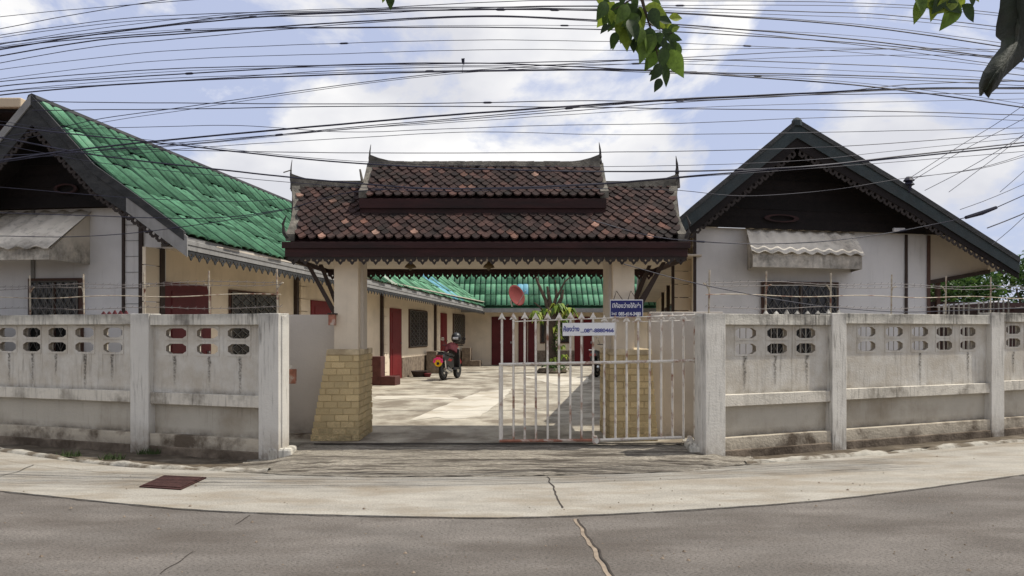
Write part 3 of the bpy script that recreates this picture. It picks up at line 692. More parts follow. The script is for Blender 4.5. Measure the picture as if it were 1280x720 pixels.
# ---------------------------------------------------------------- sliding gate
GY = 9.30
gt = thing('sliding_gate', (1.1, GY, .15), 'white barred sliding gate with arrow-topped bars, half open across the driveway', 'gate')
gz = lambda py, Y=GY: EYE+(HOR-py)/F*Y
gx = lambda px, Y=GY: (px-640)/F*Y
bar_me = mesh_only('bar', G().tube([(0, 0, 0), (0, 0, 1)], .0135, 6), M['gatepaint'])
hd = G().add([(-.045, 0, 0), (0, 0, .012), (.045, 0, 0), (0, 0, .085), (0, -.009, .03), (0, .009, .03)], [(0, 1, 4), (1, 2, 4), (2, 3, 4), (3, 0, 4), (1, 0, 5), (2, 1, 5), (3, 2, 5), (0, 3, 5)])
head_me = mesh_only('spear_head', hd, M['gatepaint'])
zb = gz(549)
for k in range(18):
    px_ = 627.5+k*14.2+rnd.uniform(-.5, .5); x = gx(px_); tilt = rnd.uniform(-.006, .006)
    ztop = gz(399 if k not in (9, 10, 11, 12) else 402) + rnd.uniform(-.006, .006)
    b = inst('bar', bar_me, basis(Vector((x, GY, zb)), Vector((1, 0, 0)), Vector((0, 1, 0)), Vector((tilt, 0, ztop-zb))), gt)
    h = bpy.data.objects.new('spear_head', head_me); sc.collection.objects.link(h); h.parent = b
    h.matrix_local = Matrix.Translation((0, 0, 1.0-.003)) @ Matrix.Scale(1/(ztop-zb), 4, Vector((0, 0, 1)))
def rod(x0, z0, x1, z1, r, m, nm, y=GY): return G().tube([(x0, y, z0), (x1, y, z1)], r, 6).build(nm, m, gt)
rod(gx(624), gz(455.5), gx(882), gz(450.5), .019, M['gatepaint'], 'middle_rail', GY-.012)
rod(gx(624), gz(551), gx(744), gz(550), .019, M['rust'], 'bottom_rail', GY-.012); rod(gx(744), gz(550), gx(852), gz(546.5), .019, M['gatepaint'], 'bottom_rail', GY-.012)
rod(gx(641), gz(402), gx(882), gz(393), .007, M['gatepaint'], 'top_rod', GY-.006); rod(gx(790), gz(402.5), gx(878), gz(400), .006, M['gatepaint'], 'top_rod', GY+.006)
rod(gx(625.5), gz(551), gx(625.5), gz(454), .019, M['gatepaint'], 'end_post', GY-.002)
rod(gx(880), gz(546), gx(880), gz(393), .014, M['gatepaint'], 'end_post', GY-.002)
for px_ in (744, 862):
    G().lathe((gx(px_), GY-.02, .19), [(.0, -.015), (.04, -.015), (.04, .015), (0, .015)], 12, (0, 1, 0)).box(gx(px_)-.022, gx(px_)+.022, GY-.04, GY+.03, .19, .24).build('wheel', M['gatepaint'], gt)
tag(G().box(-2.3, 2.0, 9.29, 9.33, .148, .156).build('gate_track', M['crack']), 'thin dark steel gate track across the top of the ramp', 'track')
# thai lettering
def find_font():
    import os, glob
    for d in (bpy.utils.system_resource('DATAFILES', path='fonts'),):
        for f in glob.glob(os.path.join(d, '*Thai*')):
            try: return bpy.data.fonts.load(f)
            except Exception: pass
    return None
thai = find_font()
def text(body, size, loc, m, parent, name='lettering', wide=1.0, ext=.001, bold=0.0):
    cu = bpy.data.curves.new('t', 'FONT'); cu.body = body; cu.size = size; cu.align_x = 'CENTER'; cu.align_y = 'CENTER'; cu.extrude = ext; cu.offset = bold
    if thai and not body.isascii(): cu.font = thai
    o = bpy.data.objects.new('t', cu); sc.collection.objects.link(o)
    dg = bpy.context.evaluated_depsgraph_get(); me = bpy.data.meshes.new_from_object(o.evaluated_get(dg)); bpy.data.objects.remove(o)
    me.materials.clear(); me.materials.append(m)
    if not me.vertices: return None
    xs = [v.co.x for v in me.vertices]; cxm = (min(xs)+max(xs))/2; k = wide/(max(xs)-min(xs)) if wide else 1
    loc = Vector(loc)-parent.location
    for v in me.vertices: v.co = Vector(((v.co.x-cxm)*k, 0, v.co.y))+Vector((0, -v.co.z, 0))
    t_ = bpy.data.objects.new(name, me); sc.collection.objects.link(t_); t_.parent = parent; t_.location = loc
    return t_
sg = thing('room_sign', (gx(735), GY-.03, gz(411)), 'white sign with blue lettering wired to the gate bars', 'sign')
G().box(gx(703), gx(768), GY-.034, GY-.026, gz(419.5), gz(403.5)).build('board', M['whitesign'], sg)
sg.rotation_euler = (0, R(-.6), 0)
text('ห้องว่าง', .105, (gx(714), GY-.036, gz(411.5)), M['bluetext'], sg, wide=.185, bold=.0022)
text('...089-8880466', .06, (gx(746), GY-.036, gz(413.5)), M['bluetext'], sg, wide=.385, bold=.0016)
BY = 9.50; bx = lambda px: (px-640)/F*BY; bz = lambda py: EYE+(HOR-py)/F*BY
sb = thing('room_sign', (bx(783), BY, bz(385)), 'dark blue sign with white lettering hung on the right gate column', 'sign')
G().box(bx(762.5), bx(803.5), BY-.006, BY+.006, bz(396.5), bz(374.5)).build('board', M['bluesign'], sb)
G().box(bx(762.5), bx(803.5), BY-.010, BY-.007, bz(375.6), bz(374.5)).box(bx(762.5), bx(803.5), BY-.010, BY-.007, bz(396.5), bz(395.8)).box(bx(762.5), bx(763.1), BY-.010, BY-.007, bz(395.8), bz(375.6)).box(bx(802.9), bx(803.5), BY-.010, BY-.007, bz(395.8), bz(375.6)).build('border', M['white'], sb)
text('มีห้องว่างให้เช่า', .10, (bx(783), BY-.010, bz(382.5)), M['white'], sb, wide=.335, bold=.0014)
text('โทร.', .055, (bx(767.5), BY-.010, bz(392.3)), M['white'], sb, wide=.062, bold=.001)
text('085-414-3480', .055, (bx(787), BY-.010, bz(392.5)), M['white'], sb, wide=.265, bold=.0016)
for px_ in (768, 786):
    G().tube([(bx(px_-1), BY+.0, bz(374.6)), (bx(px_+4.5), BY+.13, bz(363)), (bx(px_+10), BY+.0, bz(374.6))], .005, 5).build('hanging_cord', M['post'], sb)

# ---------------------------------------------------------------- houses
PR = [(0, 4.50), (.9, 3.56), (1.5, 3.15), (2.15, 2.68)]
sink = .012
def prof_pt(P, s):
    """point on the roof profile at arc length s: (a, z)"""
    for i in range(len(P)-1):
        L = math.hypot(P[i+1][0]-P[i][0], P[i+1][1]-P[i][1])
        if s <= L or i == len(P)-2:
            t = s/L; return (P[i][0]+(P[i+1][0]-P[i][0])*t, P[i][1]+(P[i+1][1]-P[i][1])*t)
        s -= L
def plen(P): return sum(math.hypot(P[i+1][0]-P[i][0], P[i+1][1]-P[i][1]) for i in range(len(P)-1))
def corr(width, ribs, n=None, amp=.026):
    """roman-tile sheet: broad flat ribs with narrow valleys; x across 0..width, y 0..1 down the slope"""
    g = G(); n = ribs*12; vs = []
    h = lambda t: amp*(1-abs(math.cos(t*ribs*math.pi))**9)
    for dz in (0, -.014):
        for y in (0, 1):
            for i in range(n+1): t = i/n; vs.append((t*width, y, h(t)+dz))
    m = n+1
    fs = [(i, i+1, m+i+1, m+i) for i in range(n)]+[(2*m+i, 3*m+i, 3*m+i+1, 2*m+i+1) for i in range(n)]+[(m+i, m+i+1, 3*m+i+1, 3*m+i) for i in range(n)]
    return g.add(vs, fs)
def darken_valleys(me):  # faces along the rib valleys get the painted shade colour
    me.materials.append(M['valley_shade'])
    w_ = max(v.co.x for v in me.vertices)/2
    for p in me.polygons:
        c = sum((me.vertices[i].co for i in p.vertices), Vector())/len(p.vertices); t_ = (c.x/w_) % 1
        if min(t_, 1-t_) < .125 and abs(c.y-1) > .001: p.material_index = 1
    return me
M['valley_shade'] = mat('valley_shade_grime', (.012, .045, .026), .95, .3, 8, 0)  # groove shade and some grime put into the colour of the rib valleys
RW = .46
sheet_me = darken_valleys(mesh_only('roof_sheet', corr(RW, 2), M['green'], True)); sheet2 = darken_valleys(mesh_only('roof_sheet', corr(RW, 2), M['greenpale'], True))
sheet_b = mesh_only('roof_sheet', corr(RW, 2), M['bluetile'], True); sheet_c = mesh_only('roof_sheet', corr(RW, 2), M['clear'], True)
hl = thing('apartment_row', HL.P(0, 0, yz), 'long single-storey room block with green tiled roof and red doors on the left', 'building')
V3 = Vector((HL.v.x, HL.v.y, -sink)); Ltot = plen(PR); ROWS = 5; stepL = Ltot/ROWS
ncol = int(21.6/RW)
for c in range(ncol):
    b0 = c*RW
    for r in range(ROWS):
        jit = ((c*7+r*3) % 5-2)*.05
        s0, s1 = max(0, r*stepL-.10+jit), (r+1)*stepL+(jit if r < ROWS-1 else .02*((c % 3)-1))
        (a0, z0), (a1, z1) = prof_pt(PR, s0), prof_pt(PR, s1)
        lift = .035+(ROWS-r)*0.0
        p0 = HL.P(a0, b0+.02, z0-.035-sink*b0); p1 = HL.P(a1, b0+.02, z1-.035-sink*b0)
        yv = p1-p0; nn = V3.cross(yv).normalized(); nn = nn if nn.z > 0 else -nn
        me = sheet_me
        if c in (19, 28) : me = sheet_c if (c == 19 and r >= 2) else sheet2
        if c in (33, 34, 36) and r >= 2: me = sheet_b
        if c > 18 and me is sheet_me and (c*5+r) % 3 != 1: me = sheet2
        if c == 0 and r < 2: me = sheet2
        o = inst('roof_sheet', me, basis(p0+nn*(.045), V3, yv+nn*.008, nn), hl)
# hidden slope and deck
ML = [(-a, z) for a, z in PR]
BL = 22.0
def roof_plane(fr, P, b0, b1, th, m, parent, name, sk=sink, lift=0):
    g = G(); vs = []
    for (a, z) in P:
        vs += [fr.P(a, b0, z+lift-sk*b0), fr.P(a, b1, z+lift-sk*b1), fr.P(a, b0, z+lift-th-sk*b0), fr.P(a, b1, z+lift-th-sk*b1)]
    fs = []
    for i in range(len(P)-1):
        k = i*4; fs += [(k, k+1, k+5, k+4), (k+2, k+6, k+7, k+3), (k, k+4, k+6, k+2), (k+1, k+3, k+7, k+5)]
    fs += [(0, 2, 3, 1), (len(P)*4-4, len(P)*4-3, len(P)*4-1, len(P)*4-2)]
    return g.add(vs, fs).build(name, m, parent)
roof_plane(HL, [(a, z-.06) for a, z in PR], 0.02, BL, .05, M['fascia'], hl, 'roof_deck'); roof_plane(HL, ML, 0.02, BL, .05, M['brownwood'], hl, 'rear_roof')
G().tube([HL.P(0, -.05, 4.50), HL.P(0, 10, 4.50-.12), HL.P(0, BL, 4.50-sink*BL)], .07, 8).build('ridge_cap', M['verge'], hl)
def barge(fr, P, b, w0, w1, th, m, parent, name='bargeboard', up=.05):
    """board along the profile, w0 deep at the ridge and w1 at the eave"""
    g = G(); vs = []; n = len(P)
    for i, (a, z) in enumerate(P):
        d = w0+(w1-w0)*i/(n-1); vs += [fr.P(a, b, z+up), fr.P(a, b+th, z+up), fr.P(a, b+th, z-d), fr.P(a, b, z-d)]
    fs = [(i*4+k, i*4+(k+1) % 4, i*4+4+(k+1) % 4, i*4+4+k) for i in range(n-1) for k in range(4)]+[(0, 1, 2, 3), tuple(range(n*4-4, n*4))]
    return g.add(vs, fs).build(name, m, parent)
barge(HL, PR, -.045, .34, .24, .04, M['verge'], hl, up=.03); barge(HL, [(1.35, 3.262), (1.5, 3.15), (2.19, 2.65)], -.055, .27, .25, .02, M['fascia'], hl, 'barge_end', up=.01); barge(HL, ML, -.045, .34, .24, .04, M['verge'], hl, up=.03)
barge(HL, [(a, z+.02) for a, z in PR], -.065, .10, .09, .03, M['verge'], hl, 'barge_cap', up=.03); barge(HL, [(a, z+.02) for a, z in ML], -.065, .10, .09, .03, M['fascia'], hl, 'barge_cap', up=.03)
def fret_row(fr, P, b, dz, parent, m, pitch=.105, size=.11):
    g = G(); L = plen(P); s = pitch
    while s < L-.22:
        a, z = prof_pt(P, s); a2, z2 = prof_pt(P, s+.01); dx, dz_ = (a2-a)/.01, (z2-z)/.01
        nx_, nz_ = (dz_, -dx) if dz_*1 < 0 and dx > 0 else (-dz_, dx)
        if nz_ > 0: nx_, nz_ = -nx_, -nz_
        c = (a, z-dz*(1-.32*s/L)); out = []; 
        for k in range(14):
            th = 2*math.pi*k/14; rr = size*.5*(1+.12*math.cos(5*th+.6))
            out.append((c[0]+dx*rr*math.cos(th)+nx_*(rr*math.sin(th)+size*.25), c[1]+dz_*rr*math.cos(th)+nz_*(rr*math.sin(th)+size*.25)))
        inn = [(c[0]+nx_*size*.25+(x-c[0]-nx_*size*.25)*.42, c[1]+nz_*size*.25+(y-c[1]-nz_*size*.25)*.42) for x, y in out]
        vs = [fr.P(x, b, y) for x, y in out]+[fr.P(x, b, y) for x, y in inn]+[fr.P(x, b+.018, y) for x, y in out]+[fr.P(x, b+.018, y) for x, y in inn]; n = 14
        fs = []
        for k in range(n):
            j = (k+1) % n; fs += [(k, j, n+j, n+k), (2*n+k, 3*n+k, 3*n+j, 2*n+j), (k, 2*n+k, 2*n+j, j), (n+k, n+j, 3*n+j, 3*n+k)]
        g.add(vs, fs); s += pitch
    return g.build('fretwork', m, parent, kind='stuff')
fret_row(HL, PR, -.035, .34, hl, M['fret']); fret_row(HL, ML, -.035, .34, hl, M['fret'])
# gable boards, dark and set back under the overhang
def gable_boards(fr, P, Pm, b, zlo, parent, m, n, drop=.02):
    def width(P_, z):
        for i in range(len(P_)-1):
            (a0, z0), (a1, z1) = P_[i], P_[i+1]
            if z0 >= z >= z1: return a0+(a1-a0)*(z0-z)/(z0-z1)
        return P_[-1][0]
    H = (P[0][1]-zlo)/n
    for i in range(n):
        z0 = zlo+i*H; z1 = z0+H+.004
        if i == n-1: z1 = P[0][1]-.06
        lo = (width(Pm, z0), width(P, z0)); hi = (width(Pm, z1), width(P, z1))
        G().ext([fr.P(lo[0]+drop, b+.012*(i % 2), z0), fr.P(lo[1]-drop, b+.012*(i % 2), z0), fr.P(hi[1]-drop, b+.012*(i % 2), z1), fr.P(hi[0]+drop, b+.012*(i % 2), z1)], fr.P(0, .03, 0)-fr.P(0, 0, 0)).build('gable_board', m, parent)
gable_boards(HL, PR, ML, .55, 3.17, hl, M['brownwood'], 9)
def oval(fr, a, b, z, ra, rz, parent, m):
    g = G(); vs = []; n = 20; 
    for k in range(n):
        t_ = 2*math.pi*k/n
        for rr in (1, .72):
            for bb in (b, b+.03): vs.append(fr.P(a+ra*rr*math.cos(t_), bb, z+rz*rr*math.sin(t_)))
    fs = []
    for k in range(n):
        j = (k+1) % n; fs += [(k*4, j*4, j*4+2, k*4+2), (k*4, k*4+1, j*4+1, j*4), (k*4+2, j*4+2, j*4+3, k*4+3), (k*4+1, k*4+3, j*4+3, j*4+1)]
    return g.add(vs, fs).build('gable_ornament', m, parent)
oval(HL, .06, .50, 3.42, .18, .07, hl, M['maroon'])
# street-facing white wall and yard-facing cream wall
fu = 1.30; fw = .80
G().box(-4.2, fu-.002, fw, fw+.12, yz, 3.19, HL).build('street_wall', M['house'], hl)
G().box(fu-.12, fu, fw+.12, BL-1.0, yz, 2.86, HL).build('yard_wall', M['cream'], hl)
G().box(fu-.14, 2.15, .75, BL-1.2, 2.60, 2.625, HL).build('porch_ceiling', M['soffit'], hl)
for px_, m_, wd in ((41, 'fascia', .05), (154, 'post', .035), (176, 'post', .06)):
    a = HL.a_at(px_, fw-.02); G().box(a-wd/2, a+wd/2, fw-.03, fw-.004, yz, 3.18, HL).build('corner_trim', M[m_], hl)
for z in (1.62, 1.84, 2.06, 2.28, 2.5, 2.72, 2.94):
    a0, a1 = HL.a_at(155, fw), HL.a_at(175, fw); G().box(a0, a1, fw-.008, fw-.001, z, z+.008, HL).build('groove', M['fascia'], hl)
# eave fascia of the porch side (steps up with the corrugations)
def eave_fascia(fr, a, b0, b1, ztop, h, parent, sk=sink, m='fascia'):
    G().hull([fr.P(a-.03, b0, ztop-sk*b0-h), fr.P(a, b0, ztop-sk*b0-h), fr.P(a, b0, ztop-sk*b0), fr.P(a-.03, b0, ztop-sk*b0)],
             [fr.P(a-.03, b1, ztop-sk*b1-h), fr.P(a, b1, ztop-sk*b1-h), fr.P(a, b1, ztop-sk*b1), fr.P(a-.03, b1, ztop-sk*b1)]).build('fascia', M[m], parent)
eave_fascia(HL, 2.14, .02, 21, 2.67, .17, hl)
fringe(HL.P(2.12, .05, 2.50-.0), HL.P(2.12, 21, 2.50-sink*21), .20, .13, M['verge'], hl)
G().hull([HL.P(.2, -.02, 4.0), HL.P(.22, -.02, 4.0), HL.P(.22, 0, 4.0)], [HL.P(.2, -.02, 4.01), HL.P(.22, -.02, 4.01), HL.P(.22, 0, 4.01)])
# openings on the yard side, from near to far
def grille(fr, along, a0, a1, c, z0, z1, parent, m, out, cells=(4, 4)):
    """ornamental window grille; along='b' runs down the yard side, 'a' across a gable wall"""
    g = G(); r = .006
    P = (lambda x, z: fr.P(c+out, x, z)) if along == 'b' else (lambda x, z: fr.P(x, c+out, z))
    for x in (a0, (a0+a1)/2, a1): g.tube([P(x, z0), P(x, z1)], .010, 4)
    for z in (z0, z1): g.tube([P(a0, z), P(a1, z)], .010, 4)
    nx_, nz_ = cells; dx = (a1-a0)/nx_; dz = (z1-z0)/nz_
    for i in range(nx_):
        for j in range(nz_):
            x = a0+i*dx; z = z0+j*dz
            g.tube([P(x, z), P(x+dx, z+dz)], r, 3); g.tube([P(x+dx, z), P(x, z+dz)], r, 3)
        g.tube([P(a0+i*dx, z0), P(a0+i*dx, z1)], r, 3)
    return g.build('grille', m, parent)
def yard_window(fr, px0, px1, c, z0, z1, parent, sgn=1):
    b0, b1 = sorted((fr.b_at(px0, c), fr.b_at(px1, c)))
    e = sgn
    f = G().box(min(c, c+e*.03), max(c, c+e*.03), b0-.04, b1+.04, z0-.04, z1+.04, fr).build('window', M['frame'], parent)
    G().box(min(c+e*.031, c+e*.036), max(c+e*.031, c+e*.036), b0, b1, z0, z1, fr).build('pane', M['glass'], f)
    grille(fr, 'b', b0, b1, c, z0, z1, f, M['grille'], e*.05, (5, 7))
def yard_door(fr, px0, px1, c, z1, parent, m, sgn=1, handle=True):
    b0, b1 = sorted((fr.b_at(px0, c), fr.b_at(px1, c))); e = sgn
    d = G().box(min(c, c+e*.025), max(c, c+e*.025), b0, b1, yz, z1, fr).build('door', m, parent)
    for z0_, z1_ in ((yz+.12, yz+.85), (yz+1.0, z1-.12)):
        G().box(min(c+e*.026, c+e*.034), max(c+e*.026, c+e*.034), b0+(b1-b0)*.15, b1-(b1-b0)*.15, z0_, z1_, fr).build('door_panel', m, d)
    if handle: G().box(min(c+e*.03, c+e*.06), max(c+e*.03, c+e*.06), b1-.12, b1-.08, 1.12, 1.16, fr).build('handle', M['metal'], d)
c = fu
yard_door(HL, 203, 262, c, 2.15, hl, M['darkred']); yard_window(HL, 287, 345, c, 1.02, 2.10, hl)
for a_, b_, m_ in ((388, 413, 'reddoor'), (487, 501, 'reddoor'), (550.5, 558, 'reddoor'), (592.5, 598, 'darkred')): yard_door(HL, a_, b_, c, 2.10, hl, M[m_])
for a_, b_ in ((442, 455), (511, 532.5), (566, 579.5), (600.5, 609)): yard_window(HL, a_, b_, c, 1.02, 2.08, hl)
for px_ in (203, 372, 478.5, 545, 588.5):
    b = HL.b_at(px_, c+.06); G().box(c, c+.07, b-.05, b+.05, yz, 2.6, HL).build('post', M['post'], hl)
for a_, b_ in ((179, 201), (374.5, 387), (479.8, 486), (546, 550), (589.3, 592)):
    b0, b1 = HL.b_at(a_, c+.05), HL.b_at(b_, c+.05)
    n = 10; H = 2.45/n
    for i in range(n): G().box(c+.002, c+.05, b0+.055, b1, yz+i*H, yz+(i+1)*H-.012, HL).build('pilaster_block', M['cream'], hl)
# stone-faced plinth, red steps and bins against the wall
for a_, b_ in ((456, 478), (501.5, 544), (558.5, 588), (598.5, 613)):
    b0, b1 = HL.b_at(a_, c), HL.b_at(b_, c); G().box(c, c+.035, b0, b1, yz, .72, HL).build('plinth', M['stoneplinth'], hl)
for px0, px1, z1 in ((470, 484, .85), (541, 551, .85), (584, 591, .85)):
    b0, b1 = HL.b_at(px0, c+.3), HL.b_at(px1, c+.3); G().box(c+.09, c+.42, b0, b0+.35, yz, z1, HL).build('step_wall', M['stoneplinth'] if px0 != 470 else M['step'], hl, bevel=.01)
    G().box(c+.42, c+.78, b0, b0+.45, yz, yz+.22, HL).build('step', M['stoneplinth'] if px0 != 470 else M['step'], hl, bevel=.01)
# street window and box awning
def street_window(fr, px0, px1, b, z0, z1, parent, m_f, cells):
    a0, a1 = fr.a_at(px0, b), fr.a_at(px1, b)
    f = G().box(a0-.05, a1+.05, b-.05, b-.002, z0-.05, z1+.05, fr).build('window', m_f, parent)
    G().box(a0, a1, b-.058, b-.051, z0, z1, fr).build('pane', M['glass'], f)
    am = (a0+a1)/2; G().box(am-.025, am+.025, b-.068, b-.059, z0, z1, fr).build('mullion', m_f, f)
    grille(fr, 'a', a0, a1, b, z0, z1, f, M['grille'], -.085, cells)
street_window(HL, 42, 101, fw, .95, 2.16, hl, M['frame'], (6, 5))
aw0, aw1 = HL.a_at(-70, fw), HL.a_at(115, fw)
def box_awning(fr, a0, a1, b, out, zt, zf, zb, parent_label, name='awning'):
    t = thing(name, fr.P((a0+a1)/2, b, zb), parent_label, 'awning')
    n = 26; vs = []; rows = ((b-.005, zt), (b-out, zf))
    for (bb, zz) in rows:
        for i in range(n*4+1):
            s_ = i/(n*4); vs.append(fr.P(a0+(a1-a0)*s_, bb, zz+.018*math.cos(s_*n/3*2*math.pi)))
    m = n*4+1
    top = list(vs); lowv = [v-Vector((0, 0, .012)) for v in vs]
    fs = [(i, i+1, m+i+1, m+i) for i in range(m-1)]+[(2*m+i, 3*m+i, 3*m+i+1, 2*m+i+1) for i in range(m-1)]+[(m+i, m+i+1, 3*m+i+1, 3*m+i) for i in range(m-1)]
    G().add(top+lowv, fs).build('canopy_sheet', M['awning'], t, smooth=True)
    G().box(a0+.03, a1-.03, b-out+.05, b-out+.08, zb, zf-.02, fr).build('front_board', M['awning'], t)
    for a in (a0+.03, a1-.05):
        G().hull([fr.P(a, b-out+.08, zb), fr.P(a, b-.004, zb), fr.P(a, b-.004, zt-.03), fr.P(a, b-out+.08, zf-.03)], [fr.P(a+.02, b-out+.08, zb), fr.P(a+.02, b-.004, zb), fr.P(a+.02, b-.004, zt-.03), fr.P(a+.02, b-out+.08, zf-.03)]).build('side_board', M['awning'], t)
    return t
box_awning(HL, aw0, aw1, fw, .85, 3.16, 2.56, 2.40, 'stained pale box awning over the window of the left house')
# right building
PRr = [(0, 4.49), (1.9, 3.60), (4.0, 2.55)]; MLr = [(0, 4.49), (-1.7, 3.13), (-2.26, 2.66)]
hr = thing('house', HR.P(0, 0, yz), 'white gabled house with dark verges and an awning right of the gateway', 'house')
roof_plane(HR, PRr, .02, 9, .03, M['vergegreen'], hr, 'roof', 0); roof_plane(HR, [(a, z-.04) for a, z in PRr], .04, 9, .03, M['soffit'], hr, 'roof_lining', 0); roof_plane(HR, MLr, .02, 20, .05, M['soffit'], hr, 'roof', 0)
for P in (PRr, MLr):
    barge(HR, P, -.05, .34, .25, .04, M['brownwood'], hr, up=.02)
    barge(HR, [(a, z+.0) for a, z in P], -.075, .19, .17, .03, M['vergegreen'], hr, 'barge_cap', up=.07)
    barge(HR, [(a, z+.0) for a, z in P], -.095, -.01, .0, .03, M['verge'], hr, 'barge_rib', up=.085)
    fret_row(HR, P, -.04, .34, hr, M['fret'], .115, .12)
G().lathe(HR.P(0, -.05, 4.52), [(.08, -.05), (.075, .03), (.05, .06), (.03, .075)], 10).build('ridge_knob', M['vergegreen'], hr)
G().tube([HR.P(0, -.05, 4.50), HR.P(0, 12, 4.50)], .07, 8).build('ridge_cap', M['vergegreen'], hr)
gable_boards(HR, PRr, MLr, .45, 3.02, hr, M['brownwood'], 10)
oval(HR, -.15, .40, 3.18, .30, .06, hr, M['maroon'])
wb = .60
ra0, ra1 = HR.a_at(867, wb), HR.a_at(1163, wb)
G().box(ra0, ra1, wb, wb+.12, yz, 3.03, HR).build('street_wall', M['house'], hr)
G().box(ra0, ra0+.12, wb+.12, 19.2, yz, 2.75, HR).build('yard_wall', M['cream'], hr)
G().box(ra0-.85, ra0+.12, .4, 19, 2.58, 2.60, HR).build('porch_ceiling', M['soffit'], hr)
for px_, wd, m_ in ((868.5, .05, 'post'), (1133, .05, 'post'), (1161, .06, 'frame')):
    a = HR.a_at(px_, wb-.02); G().box(a-wd/2, a+wd/2, wb-.03, wb-.004, yz, 3.02, HR).build('corner_trim', M[m_], hr)
# cladding of block courses left of the first trim, on the porch return
b0 = wb+.5; a0_, a1_ = HR.a_at(843, b0), HR.a_at(866, b0)
for i in range(14): G().box(a0_, a1_, b0, b0+.08, yz+i*.205, yz+(i+1)*.205-.012, HR).build('pilaster_block', M['cream'], hr)
G().box(a0_-.05, a0_, b0-.02, b0+.06, yz, 2.9, HR).build('post', M['post'], hr)
# dark doors and windows along the right wing (glimpsed past the column)
cr_ = ra0
for k, (b0_, b1_) in enumerate(((2.2, 3.1), (5.2, 6.1), (8.6, 9.5), (12.0, 12.9))):
    G().box(cr_-.03, cr_-.002, b0_, b1_, yz, 2.1, HR).build('door', M['darkred'], hr)
    f = G().box(cr_-.035, cr_-.002, b0_+1.2, b0_+2.2, 1.0, 2.1, HR).build('window', M['frame'], hr)
    G().box(cr_-.042, cr_-.036, b0_+1.25, b0_+2.15, 1.05, 2.05, HR).build('pane', M['glass'], f)
    G().box(cr_-.09, cr_-.002, b0_-.5, b0_-.38, yz, 2.58, HR).build('post', M['post'], hr)
eave_fascia(HR, ra0-.83, .6, 19, 2.66, .16, hr, 0)
fringe(HR.P(ra0-.82, .4, 2.50), HR.P(ra0-.82, 19, 2.50), .20, .12, M['verge'], hr)
street_window(HR, 955, 1044, wb, 1.0, 2.18, hr, M['frame'], (8, 5))
box_awning(HR, HR.a_at(932, wb), HR.a_at(1067, wb), wb, .62, 3.04, 2.62, 2.40, 'pale scalloped box awning over the grilled window of the right house')
# porch at the right end of the house: white infill, dark beam
pb = 1.5
aP = HR.a_at(1163, pb)
loop = [HR.P(aP-.3, pb, 2.02), HR.P(aP-.3, pb, 3.35), HR.P(2.55, pb, 3.22), HR.P(3.75, pb, 2.50), HR.P(3.55, pb, 2.36)]
pb = .72; Q = lambda px, py: (lambda a_: HR.P(a_, pb, EYE+(HOR-py)/F*HR.P(a_, pb, 0).y))(HR.a_at(px, pb))
G().ext([Q(1158, 352), Q(1158, 283), Q(1172, 283), Q(1238, 330), Q(1234, 338)], (-.01, .05, 0)).build('porch_infill', M['soffit'], hr)
G().ext([Q(1158, 356), Q(1158, 351), Q(1236, 337), Q(1236, 342)], (-.01, -.06, 0)).build('porch_beam', M['post'], hr)
a = HR.a_at(1172, 1.2); G().box(a-.04, a+.04, 1.15, 1.25, yz, 3.0, HR).build('post', M['frame'], hr)
# floodlight-like lamp on the gable at the right
p = HR.P(HR.a_at(1122, .4), .36, 3.06)
t = thing('gable_light', p, 'small white light fixture under the right gable', 'light'); G().box(p.x-.09, p.x+.09, p.y-.04, p.y+.02, p.z-.02, p.z+.03).build('light_body', M['white'], t, bevel=.01)
# back building across the yard
HB = Frame((-3.2, 30.55), (1, 0), (0, 1))
hb = thing('rear_room_block', (1.2, 31.5, yz), 'green-roofed row of rooms with dark red doors across the far end of the yard', 'building')
BRW = .42
me_b = darken_valleys(mesh_only('roof_sheet', corr(BRW, 2), M['greenpale'], True)); me_bb = mesh_only('roof_sheet', corr(BRW, 2), M['bluetile'], True)
me_bg = darken_valleys(mesh_only('roof_sheet', corr(BRW, 2), M['green'], True))
slope = Vector((0, -3.0, -2.25)); rows = 5
for c_ in range(int(10.5/BRW)):
    for r in range(rows):
        x = -4.4+c_*BRW; p0 = Vector((x, 33.6, 4.65))+slope*(r/rows)-slope.normalized()*.08; yv = slope/rows*1.06; nn = Vector((1, 0, 0)).cross(yv).normalized(); nn = nn if nn.z > 0 else -nn
        me = me_b if (c_*3+r*5) % 4 else me_bg
        if c_ == 11 and r == 3: me = me_bb
        inst('roof_sheet', me, basis(p0+nn*.03, Vector((1, 0, 0)), yv+nn*.04, nn), hb)
G().ext([(-4.4, 30.62, 2.36), (6.1, 30.62, 2.36), (6.1, 33.6, 4.6), (-4.4, 33.6, 4.6)], (0, 0, -.05)).ext([(-4.4, 36.6, 2.36), (6.1, 36.6, 2.36), (6.1, 33.62, 4.6), (-4.4, 33.62, 4.6)], (0, 0, -.05)).build('roof_deck', M['green'], hb)
G().box(-4.4, 6.1, 31.55, 31.7, yz, 2.9).build('wall', M['cream'], hb)
G().box(-4.4, 6.1, 30.58, 30.62, 2.20, 2.36).build('fascia', M['fascia'], hb)
G().box(-4.4, 6.1, 30.65, 31.5, 2.28, 2.30).build('porch_ceiling', M['soffit'], hb)
FY = 31.55; fx = lambda px: (px-640)/F*FY
